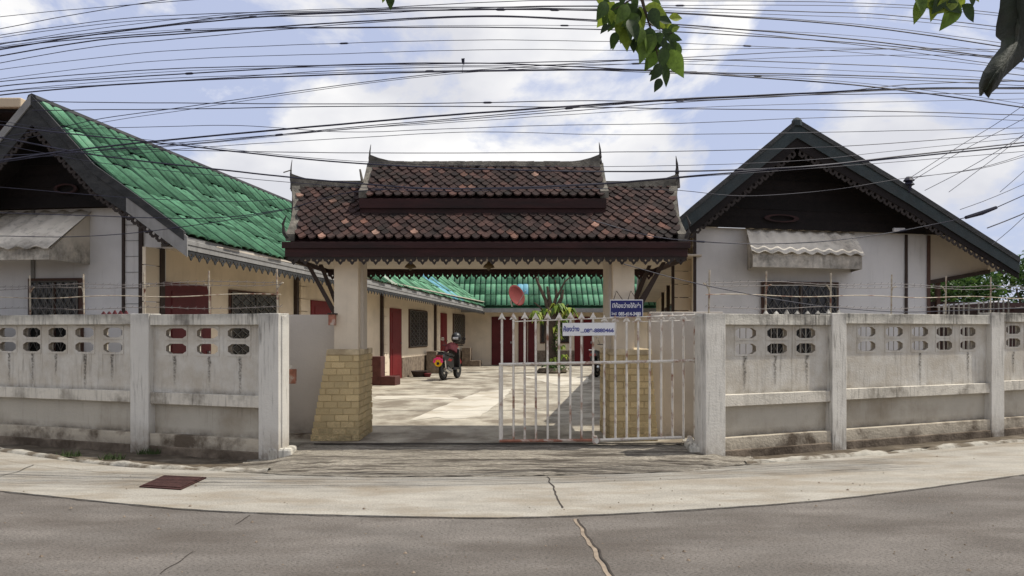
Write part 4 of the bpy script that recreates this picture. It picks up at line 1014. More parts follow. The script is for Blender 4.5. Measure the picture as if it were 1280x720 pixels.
for a_, b_, m_ in ((614.5, 628, 'darkred'), (628.6, 641, 'darkred'), (648, 659, 'darkred'), (660, 671, 'darkred'), (718, 729, 'reddoor'), (729.6, 741, 'reddoor'), (765, 790, 'darkred')):
    d = G().box(fx(a_), fx(b_), FY-.03, FY-.002, yz, 2.05).build('door', M[m_], hb)
    G().box(fx(a_)+.05, fx(b_)-.05, FY-.04, FY-.031, 1.1, 1.95).box(fx(a_)+.05, fx(b_)-.05, FY-.04, FY-.031, .3, 1.0).build('door_panel', M[m_], d)
    G().box(fx(b_)-.09, fx(b_)-.05, FY-.07, FY-.041, 1.0, 1.08).build('handle', M['metal'], d)
for a_, b_ in ((675, 690), (700, 712)):
    f = G().box(fx(a_), fx(b_), FY-.03, FY-.002, 1.0, 2.02).build('window', M['frame'], hb); G().box(fx(a_)+.05, fx(b_)-.05, FY-.036, FY-.031, 1.05, 1.97).build('pane', M['glass'], f)
G().box(fx(671.5), fx(717.5), FY-.028, FY-.004, yz, .72).build('plinth', M['stoneplinth'], hb)

# neighbour at the far left, seen over the gable
nb = thing('neighbour_building', (-9.5, 15, 0), 'dark pink building with a beige roof edge behind the left gable', 'building')
G().box(-16, -9.05, 14.6, 20, 0, 5.25).build('wall', M['pinkwall'], nb)
G().box(-16.2, -8.35, 13.6, 16.0, 5.27, 5.44).build('roof_edge', M['beige'], nb, bevel=.02)
G().box(-16.1, -8.45, 13.7, 15.9, 5.21, 5.27).build('roof_soffit', M['brownwood'], nb)
G().box(-16, -8.95, 14.45, 14.58, 4.6, 5.20).build('wall_band', M['maroon'], nb)

# ---------------------------------------------------------------- vegetation
def leaf_cloud(clumps, n, size, mt, name, parent, kind=None, flat=.6, seed=1, droop=0):
    r_ = random.Random(seed); vs = []; fs = []
    for (cx, cy, cz, rx, ry, rz) in clumps:
        for _ in range(int(n*rx*rz/(.25))):
            while True:
                p = Vector((r_.uniform(-1, 1), r_.uniform(-1, 1), r_.uniform(-1, 1)))
                if .25 < p.length < 1: break
            c = Vector((cx+p.x*rx, cy+p.y*ry, cz+p.z*rz)); s = size*r_.uniform(.6, 1.3)
            a = Vector((r_.uniform(-1, 1), r_.uniform(-1, 1), r_.uniform(-.6, .6)-droop)).normalized()
            b = a.cross(Vector((r_.uniform(-1, 1), r_.uniform(-1, 1), r_.uniform(-1, 1)))).normalized()*.38
            k = len(vs); vs += [c-a*s*.5, c+b*s*.5, c+a*s*.5, c-b*s*.5]; fs.append((k, k+1, k+2, k+3))
    g = G(); g.v = vs; g.f = fs
    return g.build(name, mt, parent, kind=kind, fix=False)
def bush_tree(name, x, y, h, rx, label, seed, mt, zc=None):
    r_ = random.Random(seed); t = thing(name, (x, y, yz-.1), label, 'tree')
    tr = G().tube([(x, y, 0), (x+.1, y, h*.35), (x-.05, y+.1, h*.75)], [.14, .10, .04], 8)
    for k in range(5):
        a = r_.uniform(0, 6.28); tr.tube([(x+.05, y, h*.4), (x+math.cos(a)*rx*.6, y+math.sin(a)*rx*.5, h*.8)], [.05, .015], 5)
    tr.build('trunk', M['bark'], t)
    cl = []
    for k in range(15):
        a = r_.uniform(0, 6.28); q = r_.uniform(.2, 1); cl.append((x+math.cos(a)*rx*q*.8, y+math.sin(a)*rx*q*.6, h*(.55+.42*r_.random()), rx*r_.uniform(.22, .4), rx*.3, h*r_.uniform(.09, .15)))
    leaf_cloud(cl, 330, .16, mt, 'crown', t, seed=seed)
bush_tree('garden_tree', 9.6, 17.5, 2.75, 1.35, 'leafy green tree behind the porch of the right house', 3, M['leafg'])
bush_tree('garden_tree', 12.2, 18.8, 3.05, 1.7, 'larger green tree at the right edge of the picture behind the wall', 5, M['leafg'])
bush_tree('garden_tree', 11.3, 22.8, 2.9, 1.9, 'tree farthest back between the porch and the right picture edge', 8, M['leafg'])
# brown lean-to fence and white baluster rail seen over the right wall
t = thing('brown_fence', (9.4, 15.2, yz), 'dark red-brown board fence behind the right boundary wall', 'fence')
for k in range(24):
    x = 6.9+k*.32; y = 14.0+(x-6.9)*.25; G().hull([Vector((x, y, yz)), Vector((x+.31, y+.07, yz)), Vector((x+.31, y+.10, yz)), Vector((x, y+.03, yz))], [Vector((x, y, 1.88)), Vector((x+.31, y+.07, 1.88)), Vector((x+.31, y+.10, 1.88)), Vector((x, y+.03, 1.88))]).build('fence_board', M['maroon'], t)
G().hull([Vector((6.2, 13.72, 1.88)), Vector((14.6, 15.8, 1.88)), Vector((14.6, 15.9, 1.88)), Vector((6.2, 13.82, 1.88))], [Vector((6.2, 13.72, 1.98)), Vector((14.6, 15.8, 1.98)), Vector((14.6, 15.9, 1.98)), Vector((6.2, 13.82, 1.98))]).build('top_rail', M['maroon'], t)
t = thing('white_railing', (6.6, 12.9, yz), 'white picket railing peeping over the right boundary wall', 'railing')
for k in range(15):
    px_ = 1174+k*6.2; y = 12.9+k*.03; p = at(px_, 378.5-k*.4, y)
    if k in (7,): continue
    G().hull([p+Vector((-.011, 0, -1.2)), p+Vector((.011, 0, -1.2)), p+Vector((.011, .02, -1.2)), p+Vector((-.011, .02, -1.2))], [p+Vector((-.011, 0, -.02)), p+Vector((.011, 0, -.02)), p+Vector((.011, .02, -.02)), p+Vector((-.011, .02, -.02))]).build('picket', M['coping'], t)
p, q = at(1172, 382, 12.92), at(1262, 376, 13.35); G().tube([p, q], .014, 6).build('rail', M['white'], t)
# pruned tree in the yard
Tp = ground_at(690, 466, yz); Ty = Tp.y
t = thing('pruned_tree', Tp, 'pruned dark tree with drooping yellow-green leaves in the courtyard', 'tree')
T = lambda px, py, dy=0: at(px, py, Ty+dy)
G().tube([T(690, 467), T(689, 445), T(687, 420), T(688, 398), T(690, 385)], [.26, .20, .19, .20, .15], 10).build('trunk', M['bark'], t, smooth=True)
for pts, r in (([T(688, 400), T(682, 375), T(673, 355), T(668, 342)], .09), ([T(690, 392), T(686, 370), T(684, 358)], .10), ([T(691, 388), T(696, 368), T(694, 350)], .08), ([T(692, 395), T(702, 372), T(704, 362)], .10), ([T(696, 372), T(706, 352), T(722, 338)], .045), ([T(680, 372), T(672, 350), T(676, 340)], .04), ([T(686, 400), T(676, 385), T(668, 378)], .05), ([T(690, 400), T(700, 390), T(711, 380)], .05)):
    n = len(pts); G().tube(pts, [r*.85*(1-.6*i/(n-1)) for i in range(n)], 7).build('limb', M['bark'], t)
def drooping(cx, cy, rpx, n, seed, mt=M['leafy'], name='leaf_cluster'):
    r_ = random.Random(seed); g = G(); c = T(cx, cy)
    for k in range(n):
        a = r_.uniform(0, 6.283); L = rpx/F*Ty*r_.uniform(.7, 1.25); el = r_.uniform(-.1, .8); d = Vector((math.cos(a)*math.cos(el), math.sin(a)*math.cos(el), math.sin(el)))
        s_ = d.cross(Vector((0, 0, 1))).normalized()*L*.17; m_ = c+d*L*.6; e_ = c+d*L*1.0+Vector((0, 0, -L*.75))
        g.add([c, m_+s_, m_-s_, e_], [(0, 1, 2), (1, 3, 2)])
    return g.build(name, mt, t, fix=False)
for k, (cx, cy, rp, n) in enumerate(((671, 394, 10, 60), (697, 385, 12, 70), (711, 390, 11, 60), (694, 411, 9, 44), (701, 434, 7, 24), (705, 446, 6, 20), (691, 448, 8, 36), (684, 390, 9, 36), (703, 398, 10, 40), (676, 402, 7, 24), (699, 422, 7, 20))): drooping(cx, cy, rp*1.12, int(n*.9), k)
leaf_cloud([(*T(697, 410, .1), .26, .2, .30), (*T(698, 460, -.3), .35, .25, .16), (*T(694, 430, -.1), .15, .15, .4), (*T(684, 456, -.3), .2, .2, .12)], 420, .10, M['leafg'], 'foliage', t, seed=4)
G().lathe((Tp.x, Tp.y, yz), [(.45, 0), (.5, .04), (.42, .14), (.05, .16)], 14).build('soil_ring', M['dirt'], t)
# satellite dish
dc = at(646, 369, 26.0); t = thing('satellite_dish', dc, 'dull red satellite dish above the far green roof', 'satellite dish')
ax = Vector((.55, -.55, .25)).normalized()
G().lathe(dc, [(.02, -.10), (.18, -.085), (.30, -.04), (.36, 0), (.352, .008), (.29, -.03), (.17, -.072), (.02, -.088)], 22, ax).build('dish', M['dish'], t, smooth=True)
G().tube([dc-ax*.10, dc-ax*.3+Vector((0, 0, -.1)), (dc.x-.15, dc.y+.35, 2.3)], .03, 6).build('mast', M['metal'], t)
G().tube([dc+Vector((0, 0, -.3))+ax*.05, dc+ax*.42], .012, 5).build('feed_arm', M['metal'], t)

# overhanging street tree: trunk out of frame at the right, limbs over the road, hanging twigs
ot = thing('overhanging_tree', (4.1, 4.1, 0), 'street tree with a hanging leafy twig and a big drooping dark leaf over the road', 'tree')
G().tube([(4.1, 4.1, -.1), (4.0, 4.1, 1.2), (4.05, 4.15, 2.6), (3.7, 4.2, 3.6)], [.20, .15, .13, .09], 10).build('trunk', M['bark'], ot, smooth=True)
OY = 3.6; O = lambda px, py, dy=0: at(px, py, OY+dy)
G().tube([Vector((3.7, 4.2, 3.6)), Vector((3.0, 3.9, 3.75)), Vector((2.0, 3.7, 3.55)), Vector((1.2, 3.65, 3.30)), O(802, -40), O(800, -10), O(806, 12), O(812, 32)], [.09, .07, .05, .03, .014, .009, .007, .004], 7).build('limb', M['bark'], ot, smooth=True)
G().tube([O(812, 32), O(818, 50), O(822, 70), O(826, 88)], [.005, .004, .003, .002], 5).build('twig', M['bark'], ot)
G().tube([O(802, -10), O(780, 5), O(763, 14)], [.005, .004, .002], 5).build('twig', M['bark'], ot); G().tube([O(812, 30), O(832, 38), O(840, 42)], [.004, .003, .002], 5).build('twig', M['bark'], ot)
# lopped limb: thick, dark, hanging into the top right corner
l1 = [O(1284, -60, .3), O(1281, 0, .25), O(1275, 30, .22), O(1273, 46, .2), O(1268, 58, .2), O(1264, 70, .18), O(1253, 84, .15), O(1243, 98, .1), O(1236, 110, .1), O(1231, 122, .1)]
g = G(); rr = [.10, .105, .108, .105, .070, .060, .052, .046, .036, .020]
ol = [(1254, -30), (1251, 10), (1246, 34), (1245, 46), (1252, 52), (1251, 62), (1240, 76), (1230, 92), (1226, 106), (1227, 120), (1231, 116), (1234, 121), (1237, 115), (1244, 109), (1251, 97), (1263, 86), (1276, 75), (1284, 60), (1291, 38), (1297, -30)]
sp_ = [(1275, -30), (1274, 10), (1272, 34), (1271, 46), (1270, 54), (1267, 62), (1257, 78), (1245, 92), (1237, 104), (1232, 113)]
L_, R_ = ol[:10], ol[:9:-1]
vs, fs = [], []
for i in range(10):
    dz_ = .05*math.sin(i*.7)
    vs += [O(*L_[i], .28-.02*i+dz_), O(*sp_[i], .20-.02*i+dz_), O(*R_[i], .28-.02*i+dz_)]
for i in range(9): fs += [(i*3, i*3+1, i*3+4, i*3+3), (i*3+1, i*3+2, i*3+5, i*3+4)]
wl_ = G().add(vs, fs).build('withered_leaf', M.setdefault('bark2', mat('withered_leaf', (.012, .016, .006), .7, .4, 9, .5, 30, c2=(.02, .018, .008), lo=.5, hi=.7)), ot, smooth=True, fix=False)
md = wl_.modifiers.new('thick', 'SOLIDIFY'); md.thickness = .010
G().tube([O(*p_, .195-.02*i+.05*math.sin(i*.7)) for i, p_ in enumerate(sp_)], [.012-.001*i for i in range(10)], 6).build('leaf_rib', M['bark2'], wl_)
G().tube([Vector((3.9, 4.15, 3.1)), Vector((3.1, 4.0, 3.45)), O(1284, -58, .3)], [.12, .13, .10], 10).build('limb', M['bark'], ot, smooth=True)
G().tube([Vector((2.6, 3.9, 3.72)), Vector((2.2, 3.8, 3.2)), O(1190, -20)], [.04, .02, .012], 6).build('limb', M['bark'], ot)
def leaf_mesh(w_=.60):
    g = G(); n = 8; vs = []
    for i in range(n+1):
        t_ = i/n; ww = w_*.5*math.sin(math.pi*min(1, t_**.8))*(1-.15*t_) if 0 < i < n else .004
        bend = -.18*t_*t_
        vs += [(-ww, t_, bend+ww*.35), (0, t_, bend), (ww, t_, bend+ww*.35)]
    fs = []
    for i in range(n): fs += [(i*3, i*3+1, i*3+4, i*3+3), (i*3+1, i*3+2, i*3+5, i*3+4)]
    g.add(vs, fs); return g
lf = mesh_only('leaf', leaf_mesh(), M['leaf'], True)
def leaf(p, ang, L, seed, twist=None):
    L *= random.Random(seed+99).uniform(.7, 1.15)
    """ang: direction in the hanging plane, degrees from straight down"""
    r_ = random.Random(seed); yv = Vector((math.sin(R(ang)), r_.uniform(-.35, .35), -math.cos(R(ang)))).normalized()
    tw = r_.uniform(-.65, .65) if twist is None else twist
    n0 = Vector((math.sin(tw), -math.cos(tw), 0)); xv = yv.cross(n0).normalized(); zv = xv.cross(yv).normalized()
    return inst('leaf', lf, basis(p, xv*L, yv*L, zv*L), ot)
k = 0
for (px_, py_, ang, Lp) in ((822, 58, -25, 34), (826, 80, -28, 30), (828, 82, 22, 26), (826, 98, -25, 22), (838, 62, 20, 30), (832, 52, 10, 30), (845, 52, 5, 22), (818, 42, -30, 36), (803, 34, -10, 26), (792, 30, -35, 26), (782, 34, -5, 24), (780, 36, 10, 22), (770, 40, -15, 18), (800, 20, -60, 26), (812, 22, 40, 26), (822, 22, 60, 30), (806, 8, 70, 24),
        (796, 5, -40, 30), (785, 6, -30, 32), (776, 2, -20, 34), (768, 2, -35, 30), (758, 2, -25, 26), (762, 14, -25, 26), (756, -4, 10, 22), (790, -6, 20, 26), (782, 12, 15, 30), (836, 22, 95, 16), (834, 38, 110, 18), (840, 40, 130, 14), (796, 44, 5, 18), (792, 48, 0, 16), (836, 46, 70, 16), (815, 10, 10, 30), (828, 36, 40, 24), (775, 22, 5, 30), (790, 18, -10, 34), (808, 44, 10, 26), (769, 52, -20, 10), (748, -8, 15, 20), (830, 60, -5, 30), (824, 46, 30, 28), (812, 34, -5, 30), (800, 8, 0, 34), (786, 24, 20, 28), (488, -8, 0, 16), (483, -10, -20, 14)):
    leaf(O(px_, py_, random.Random(k).uniform(-.12, .12)), ang, Lp/F*OY*1.12, k); k += 1
    if px_ > 600 and k % 3 != 0: q_ = random.Random(k*7); leaf(O(px_+q_.uniform(-9, 9), py_+q_.uniform(-12, 6), q_.uniform(-.12, .12)), ang+q_.uniform(-50, 50), Lp/F*OY*q_.uniform(.5, .95), k+500)
for (px_, py_, ang, Lp) in ((1150, -4, 0, 26), (1158, -6, 20, 28), (1166, -4, 50, 26), (1178, -6, -30, 30), (1186, -8, 20, 30), (1196, -6, -50, 32), (1204, -6, -20, 20), (1198, 2, -28, 30), (1202, 6, 55, 24), (1212, -8, 10, 20), (1170, -10, 5, 32), (1146, -10, 10, 30), (1190, -4, -70, 30), (1176, 2, 60, 26), (1160, 4, 70, 24), (1216, -6, 50, 14)):
    leaf(O(px_, py_, .05), ang, Lp/F*OY*1.15, k, 0.15); k += 1
for pts in (([O(484, -60), O(487, -20), O(488, -6)]), ([O(1190, -20), O(1190, -4)]), ([O(1150, -12), O(1190, -14)])): G().tube(pts, [.006]*(len(pts)-1)+[.003], 5).build('twig', M['bark'], ot)
G().tube([Vector((.9, 3.66, 3.28)), Vector((0, 3.6, 3.35)), O(484, -60)], [.03, .018, .006], 6).build('limb', M['bark'], ot)

# weeds at the foot of the left wall
for k, (px_, py_, lab) in enumerate(((82, 574, 'dark weed tuft against the left wall, nearer the picture edge'), (136, 578, 'low weed at the left wall, left of the drain'), (183, 571, 'dark weed at the foot of the left wall pillar'))):
    p = ground_at(px_, py_); p.y += .08; g = G(); r_ = random.Random(k)
    for _ in range(60):
        a = r_.uniform(0, 6.28); L = r_.uniform(.03, .10); q = p+Vector((r_.uniform(-.12, .12), r_.uniform(-.04, .04), .02)); d = Vector((math.cos(a)*.6, math.sin(a)*.4, 1)).normalized()*L; s_ = Vector((.006, .003, 0))
        g.add([q-s_, q+s_, q+d], [(0, 1, 2)])
    tag(g.build('weed', M['grass'], fix=False), lab, 'weed', 'weeds at the wall foot')

# drain grate in the gutter slab
cs = [ground_at(x, y) for x, y in ((174, 611), (205, 597), (258, 599.5), (226, 614.5))]
for c_ in cs: c_.z = .014
t = thing('drain_grate', cs[0], 'square rust-red drain grate set in the pale gutter slab', 'drain')
g = G().hull(cs, [c_+Vector((0, 0, .010)) for c_ in cs]); g.build('grate_frame', M['drain'], t)
for k in range(1, 12):
    s_ = k/12; p, q = cs[0].lerp(cs[3], s_), cs[1].lerp(cs[2], s_); d = (cs[3]-cs[0]).normalized()*.018
    p2, q2 = p.lerp(q, .06), p.lerp(q, .94)
    G().hull([p2-d, q2-d, q2+d, p2+d], [v+Vector((0, 0, .018)) for v in (p2-d, q2-d, q2+d, p2+d)]).build('grate_bar', M['drain'], t)

# ---------------------------------------------------------------- motor scooters
def scooter(label, paint, pos, heading, plate=True):
    t = thing('motor_scooter', (0, 0, 0), label, 'motor scooter', 'scooters parked in the yard')
    def part(g, nm, m, par=t, sm=False): return g.build(nm, m, par, smooth=sm)
    for x, nm in ((-.62, 0), (.62, 0)):
        pr_ = []; n = 10
        vs = G()
        ring = [(.27+.045*math.cos(a), .05*math.sin(a)) for a in [2*math.pi*i/8 for i in range(9)]]
        tyre = G().lathe((x, 0, .29), [(.20, -.04), (.24, -.05), (.275, -.045), (.292, -.015), (.292, .015), (.275, .045), (.24, .05), (.20, .04)], 22, (0, 1, 0))
        w_ = part(tyre, 'wheel', M['rubber'], t, False); part(G().lathe((x, 0, .29), [(.04, -.052), (.16, -.030), (.20, -.042), (.20, .042), (.16, .030), (.04, .052)], 16, (0, 1, 0)), 'rim', M['chrome'], w_)
    def slabp(pts, w_, nm, m, taper=.8):
        n = len(pts); a = [Vector((x, -w_*taper, z)) for x, z in pts]; b = [Vector((x, w_*taper, z)) for x, z in pts]
        cx = sum(p[0] for p in pts)/n; cz = sum(p[1] for p in pts)/n
        mid1 = [Vector((cx+(x-cx)*1.0, -w_, z)) for x, z in pts]
        g = G(); L = [[Vector((cx+(x-cx)*.9, -w_, cz+(z-cz)*.88)) for x, z in pts], [Vector((x, -w_*.7, z)) for x, z in pts], [Vector((x, w_*.7, z)) for x, z in pts], [Vector((cx+(x-cx)*.9, w_, cz+(z-cz)*.88)) for x, z in pts]]
        vs = [p for l in L for p in l]; fs = [(i*n+k, i*n+(k+1) % n, (i+1)*n+(k+1) % n, (i+1)*n+k) for i in range(3) for k in range(n)]+[tuple(range(n)), tuple(range(3*n, 4*n))]
        return part(g.add(vs, fs), nm, m)
    slabp([(-.95, .72), (-.70, .50), (-.30, .36), (.02, .34), (.0, .50), (-.05, .68), (-.45, .74), (-.88, .82)], .13, 'body', M['black'])
    slabp([(-.60, .60), (-.30, .56), (-.12, .62), (-.45, .68)], .134, 'side_cover', M[paint])
    slabp([(-.80, .80), (-.45, .74), (.0, .70), (.05, .76), (-.35, .83), (-.78, .88)], .14, 'seat', M['black'])
    slabp([(-.02, .30), (.38, .30), (.42, .36), (0, .37)], .15, 'footboard', M['black'])
    slabp([(.36, .32), (.46, .34), (.40, .80), (.34, .98), (.28, .96), (.32, .60)], .17, 'leg_shield', M['black'])
    slabp([(.46, .55), (.80, .44), (.86, .52), (.74, .62), (.50, .66)], .07, 'front_fender', M[paint])
    slabp([(.24, .98), (.38, .96), (.44, 1.04), (.34, 1.12), (.24, 1.08)], .11, 'headlight_cowl', M[paint])
    part(G().tube([(.42, .07, .80), (.62, .07, .29)], .02, 6).tube([(.42, -.07, .80), (.62, -.07, .29)], .02, 6), 'fork', M['black'])
    part(G().tube([(.22, -.34, 1.06), (.30, -.15, 1.05), (.30, .15, 1.05), (.22, .34, 1.06)], .017, 6), 'handlebar', M['black'])
    for s_ in (-1, 1):
        part(G().tube([(.26, s_*.26, 1.06), (.24, s_*.34, 1.24)], .007, 5), 'mirror_stalk', M['black'])
        part(G().lathe((.24, s_*.36, 1.26), [(.005, -.012), (.06, -.01), (.06, .01), (.005, .012)], 10, (1, 0, 0)), 'mirror', M['chrome' if s_ > 0 else 'black'])
        part(G().tube([(-.62, s_*.09, .30), (-.78, s_*.12, .62)], .022, 6), 'shock_absorber', M['chrome'])
    part(G().tube([(-.20, -.14, .26), (-.55, -.17, .26), (-.92, -.18, .36)], [.03, .045, .04], 8), 'exhaust', M['chrome'])
    part(G().box(-.45, -.15, -.10, .12, .20, .42), 'engine', M['metal'])
    part(G().hull([Vector((-.98, -.05, .66)), Vector((-.98, .05, .66)), Vector((-.70, .05, .52)), Vector((-.70, -.05, .52))], [Vector((-1.02, -.08, .42)), Vector((-1.02, .08, .42)), Vector((-.96, .07, .44)), Vector((-.96, -.07, .44))]), 'rear_fender', M['black'])
    part(G().box(-.99, -.93, -.10, .10, .70, .78), 'tail_light', M['redpaint'])
    part(G().tube([(-.70, -.10, .86), (-.98, -.10, .90), (-.98, .10, .90), (-.70, .10, .86)], .012, 6), 'grab_rail', M['chrome'])
    part(G().tube([(-.1, .12, .30), (-.05, .26, .02)], .012, 5), 'side_stand', M['metal'])
    if plate:
        pt = part(G().lathe((-1.05, 0, .56), [(.0, -.01), (.125, -.01), (.125, .01), (0, .01)], 20, (1, 0, 0)), 'number_plate', M['yellow'])
        pg = G()
        for dy, dz in ((.13, .10), (.045, .15), (-.045, .15), (-.13, .10), (.15, .02), (-.15, .02)): pg.lathe((-1.065, dy*.8, .575+dz*.7), [(.0, -.006), (.042, -.006), (.042, .006), (0, .006)], 10, (1, 0, 0))
        part(pg, 'petal_emblem', M['pink'], pt); part(G().lathe((-1.075, 0, .53), [(.0, -.004), (.045, -.004), (.045, .004), (0, .004)], 10, (1, 0, 0)), 'dark_centre', M['black'], pt)
    t.rotation_euler = (0, 0, heading); t.location = pos; t.scale = (.88, .88, .88)
    return t
sp = ground_at(563, 474, yz)
scooter('black and red motor scooter with a yellow and pink plate, parked in the courtyard', 'redpaint', sp, R(74))
s2 = ground_at(737, 468, yz)
scooter('dark motor scooter half hidden behind the right brick pier', 'black', Vector((s2.x+.33, s2.y-1.0, yz)), R(60), False)
# helmet hung on the mirror, jacket over the bars
hp = sp+Vector((.14, .30, 1.05)); t = thing('helmet', hp, 'black helmet on the mirror of the red scooter', 'helmet')
G().lathe(hp, [(.10, -.02), (.135, .02), (.14, .09), (.12, .17), (.07, .22), (.01, .235)], 14).build('shell', M['black'], t, smooth=True)
G().box(hp.x-.09, hp.x+.07, hp.y-.15, hp.y-.12, hp.z+.04, hp.z+.11).build('visor', M['chrome'], t, bevel=.01)
jk = G(); c0 = sp+Vector((.02, .12, .78)); vs = []; n = 12
for i in range(n+1):
    for j in range(7):
        u_ = i/n-.5; v_ = j/6; vs.append(c0+Vector((u_*.34, -.18+.10*math.cos(v_*3)+.03*mnoise.noise((i*.7, j*.9, 0)), +.20-v_*.22+.04*math.cos(u_*6)+.03*mnoise.noise((i*.5, j, 5)))))
jk.add(vs, [(i*7+j, i*7+7+j, i*7+8+j, i*7+1+j) for i in range(n) for j in range(6)])
jo = jk.build('jacket', M['redcloth'] if 'redcloth' in M else M.setdefault('redcloth', mat('red_cloth', (.07, .010, .014), .9, .3, 14, .4, 30)), smooth=True, fix=False)
md = jo.modifiers.new('solid', 'SOLIDIFY'); md.thickness = .015
tag(jo, 'crumpled red jacket over the handlebar of the parked scooter', 'jacket')
# small dark pot by the left wall
pp = ground_at(524, 471, yz); t = thing('plant_pot', pp, 'dark flat pot at the foot of the room wall left of the scooter', 'pot')
G().lathe(pp, [(.17, 0), (.24, .16), (.26, .17), (.22, .18), (.15, .1)], 14).build('bowl', M['post'], t)
G().lathe(pp+Vector((.25, -.1, 0)), [(.08, 0), (.12, .1), (.10, .11)], 12).build('saucer', M['darkred'], t)

# ---------------------------------------------------------------- overhead cables
WIRES = [
 ([(-80, 34), (0, 21), (150, 7), (240, 0), (330, -8)], .004), ([(-80, 52), (0, 36), (67, 23), (178, 4), (230, -3), (300, -12)], .005),
 ([(-80, 58), (0, 44), (67, 34), (168, 22), (300, 16), (430, 13), (525, 7), (660, 1), (800, 1), (1000, 2), (1146, 7), (1253, 17), (1360, 30)], .005),
 ([(-80, 70), (0, 55), (128, 40), (200, 32), (302, 19), (430, 14.5), (509, 10), (610, 9), (744, 8), (850, 10), (1018, 15), (1100, 18), (1243, 33), (1360, 50)], .006),
 ([(-80, 78), (0, 62), (128, 42), (302, 23), (430, 16), (609, 12), (744, 13), (850, 17), (1065, 32), (1250, 58), (1360, 78)], .009),
 ([(-80, 88), (0, 70), (124, 50), (201, 44), (430, 28), (606, 20), (760, 26), (850, 31), (1065, 49), (1240, 71), (1360, 88)], .009),
 ([(-80, 78), (0, 60), (150, 45), (302, 36), (430, 35), (593, 34), (754, 37), (850, 40), (1085, 55), (1243, 73), (1360, 88)], .007),
 ([(-80, 102), (0, 87), (134, 71), (218, 63), (430, 54), (610, 50), (761, 52), (850, 54), (1035, 63), (1230, 81), (1360, 98)], .004),
 ([(-80, 114), (0, 99), (201, 76), (430, 67), (626, 62), (795, 63), (850, 62), (1035, 60), (1200, 63), (1360, 72)], .004),
 ([(-80, 116), (0, 102), (215, 86), (430, 81.5), (610, 79), (795, 75), (850, 74), (1018, 79), (1226, 89), (1360, 104)], .006),
 ([(-80, 124), (0, 108), (121, 99), (286, 89), (430, 81), (600, 79), (730, 84), (850, 90), (1051, 94), (1280, 102), (1360, 106)], .008),
 ([(-80, 132), (0, 119), (175, 104), (430, 93), (573, 89.5), (795, 88), (930, 96), (1085, 108), (1277, 134), (1360, 150)], .009),
 ([(-80, 190), (0, 172), (80, 158), (128, 148), (215, 136), (430, 106), (566, 90), (677, 82), (795, 75), (850, 72), (1035, 63), (1200, 61), (1360, 66)], .005),
 ([(40, 126), (80, 127.5), (250, 129), (430, 130), (559, 129), (727, 126), (850, 126), (1018, 118), (1132, 106), (1280, 101), (1360, 98)], .006),
 ([(40, 138), (250, 136), (430, 133), (727, 134), (850, 136), (1051, 138), (1280, 144), (1360, 148)], .006),
 ([(-80, 212), (0, 201), (74, 190), (201, 176), (430, 155), (560, 144), (727, 132), (850, 124), (1000, 117), (1132, 111), (1280, 110), (1360, 110)], .012),
 ([(-80, 196), (60, 192), (235, 180), (430, 160), (560, 149), (694, 137), (850, 125), (1051, 118), (1280, 116.5), (1360, 116)], .006),
 ([(60, 162), (175, 159), (300, 157), (430, 165), (560, 161), (677, 157), (855, 154), (1000, 148), (1152, 145), (1280, 151), (1360, 154)], .004),
 ([(140, 196), (228, 186), (430, 173), (593, 165), (740, 168), (850, 168), (1051, 165), (1230, 161), (1360, 158)], .004),
 ([(-80, 150), (0, 156), (50, 163), (201, 179), (430, 203), (660, 213), (855, 214), (1011, 208), (1119, 196), (1280, 178), (1360, 168)], .009),
 ([(-80, 160), (0, 172), (121, 194), (302, 215), (430, 228), (559, 236), (744, 230), (855, 221), (1065, 203), (1280, 182), (1360, 174)], .010),
 ([(130, 185), (235, 188), (430, 191), (640, 191), (850, 189), (1051, 183), (1280, 166), (1360, 158)], .005),
 ([(-80, 295), (0, 295), (90, 296), (187, 289), (348, 264), (440, 240), (560, 236), (760, 236)], .005),
 ([(-80, 264), (0, 266), (62, 268), (233, 273), (300, 270), (352, 262)], .006),
 ([(-80, 231), (0, 234), (160, 247), (300, 252), (356, 248)], .004),
 ([(740, 275), (800, 292), (840, 299), (948, 305), (1057, 299), (1165, 281), (1228, 266), (1280, 244), (1360, 210)], .006),
 ([(780, 236), (850, 238), (930, 245), (1042, 237), (1129, 223), (1219, 212), (1280, 196), (1360, 170)], .004),
 ([(780, 330), (840, 347), (912, 363), (1000, 379), (1060, 386), (1129, 390), (1200, 388), (1280, 385), (1360, 384)], .006),
 ([(1138, 222), (1200, 182), (1240, 158), (1280, 131), (1360, 70)], .004), ([(1140, 226), (1200, 190), (1280, 148), (1360, 100)], .004),
 ([(1156, 238), (1210, 210), (1280, 168), (1360, 110)], .004), ([(1186, 240), (1240, 200), (1290, 160), (1360, 100)], .004),
 ([(1142, 222), (1219, 211), (1280, 193), (1360, 160)], .004), ([(1200, 262), (1228, 252), (1280, 230), (1360, 190)], .004),
 ([(1234, 285), (1260, 275), (1290, 262), (1360, 226)], .008), ([(1250, 240), (1280, 214), (1360, 140)], .004), ([(1240, 306), (1265, 285), (1300, 250), (1360, 170)], .004),
]
for i_, dy, sl_, r_ in ((3, 3, 2, .004), (4, -4, 3, .004), (5, 5, -4, .005), (6, -5, 4, .003), (9, 5, 3, .0035), (10, 5, -3, .005), (11, -3, 2, .004), (15, 4, -3, .005), (16, 6, 5, .0035), (2, 5, -2, .004), (19, -5, 3, .0035), (20, 5, 4, .004), (12, 5, -3, .0035)):
    WIRES.append(([(x, y+dy+sl_*math.sin(x*.0045+i_)) for x, y in WIRES[i_][0]], r_))
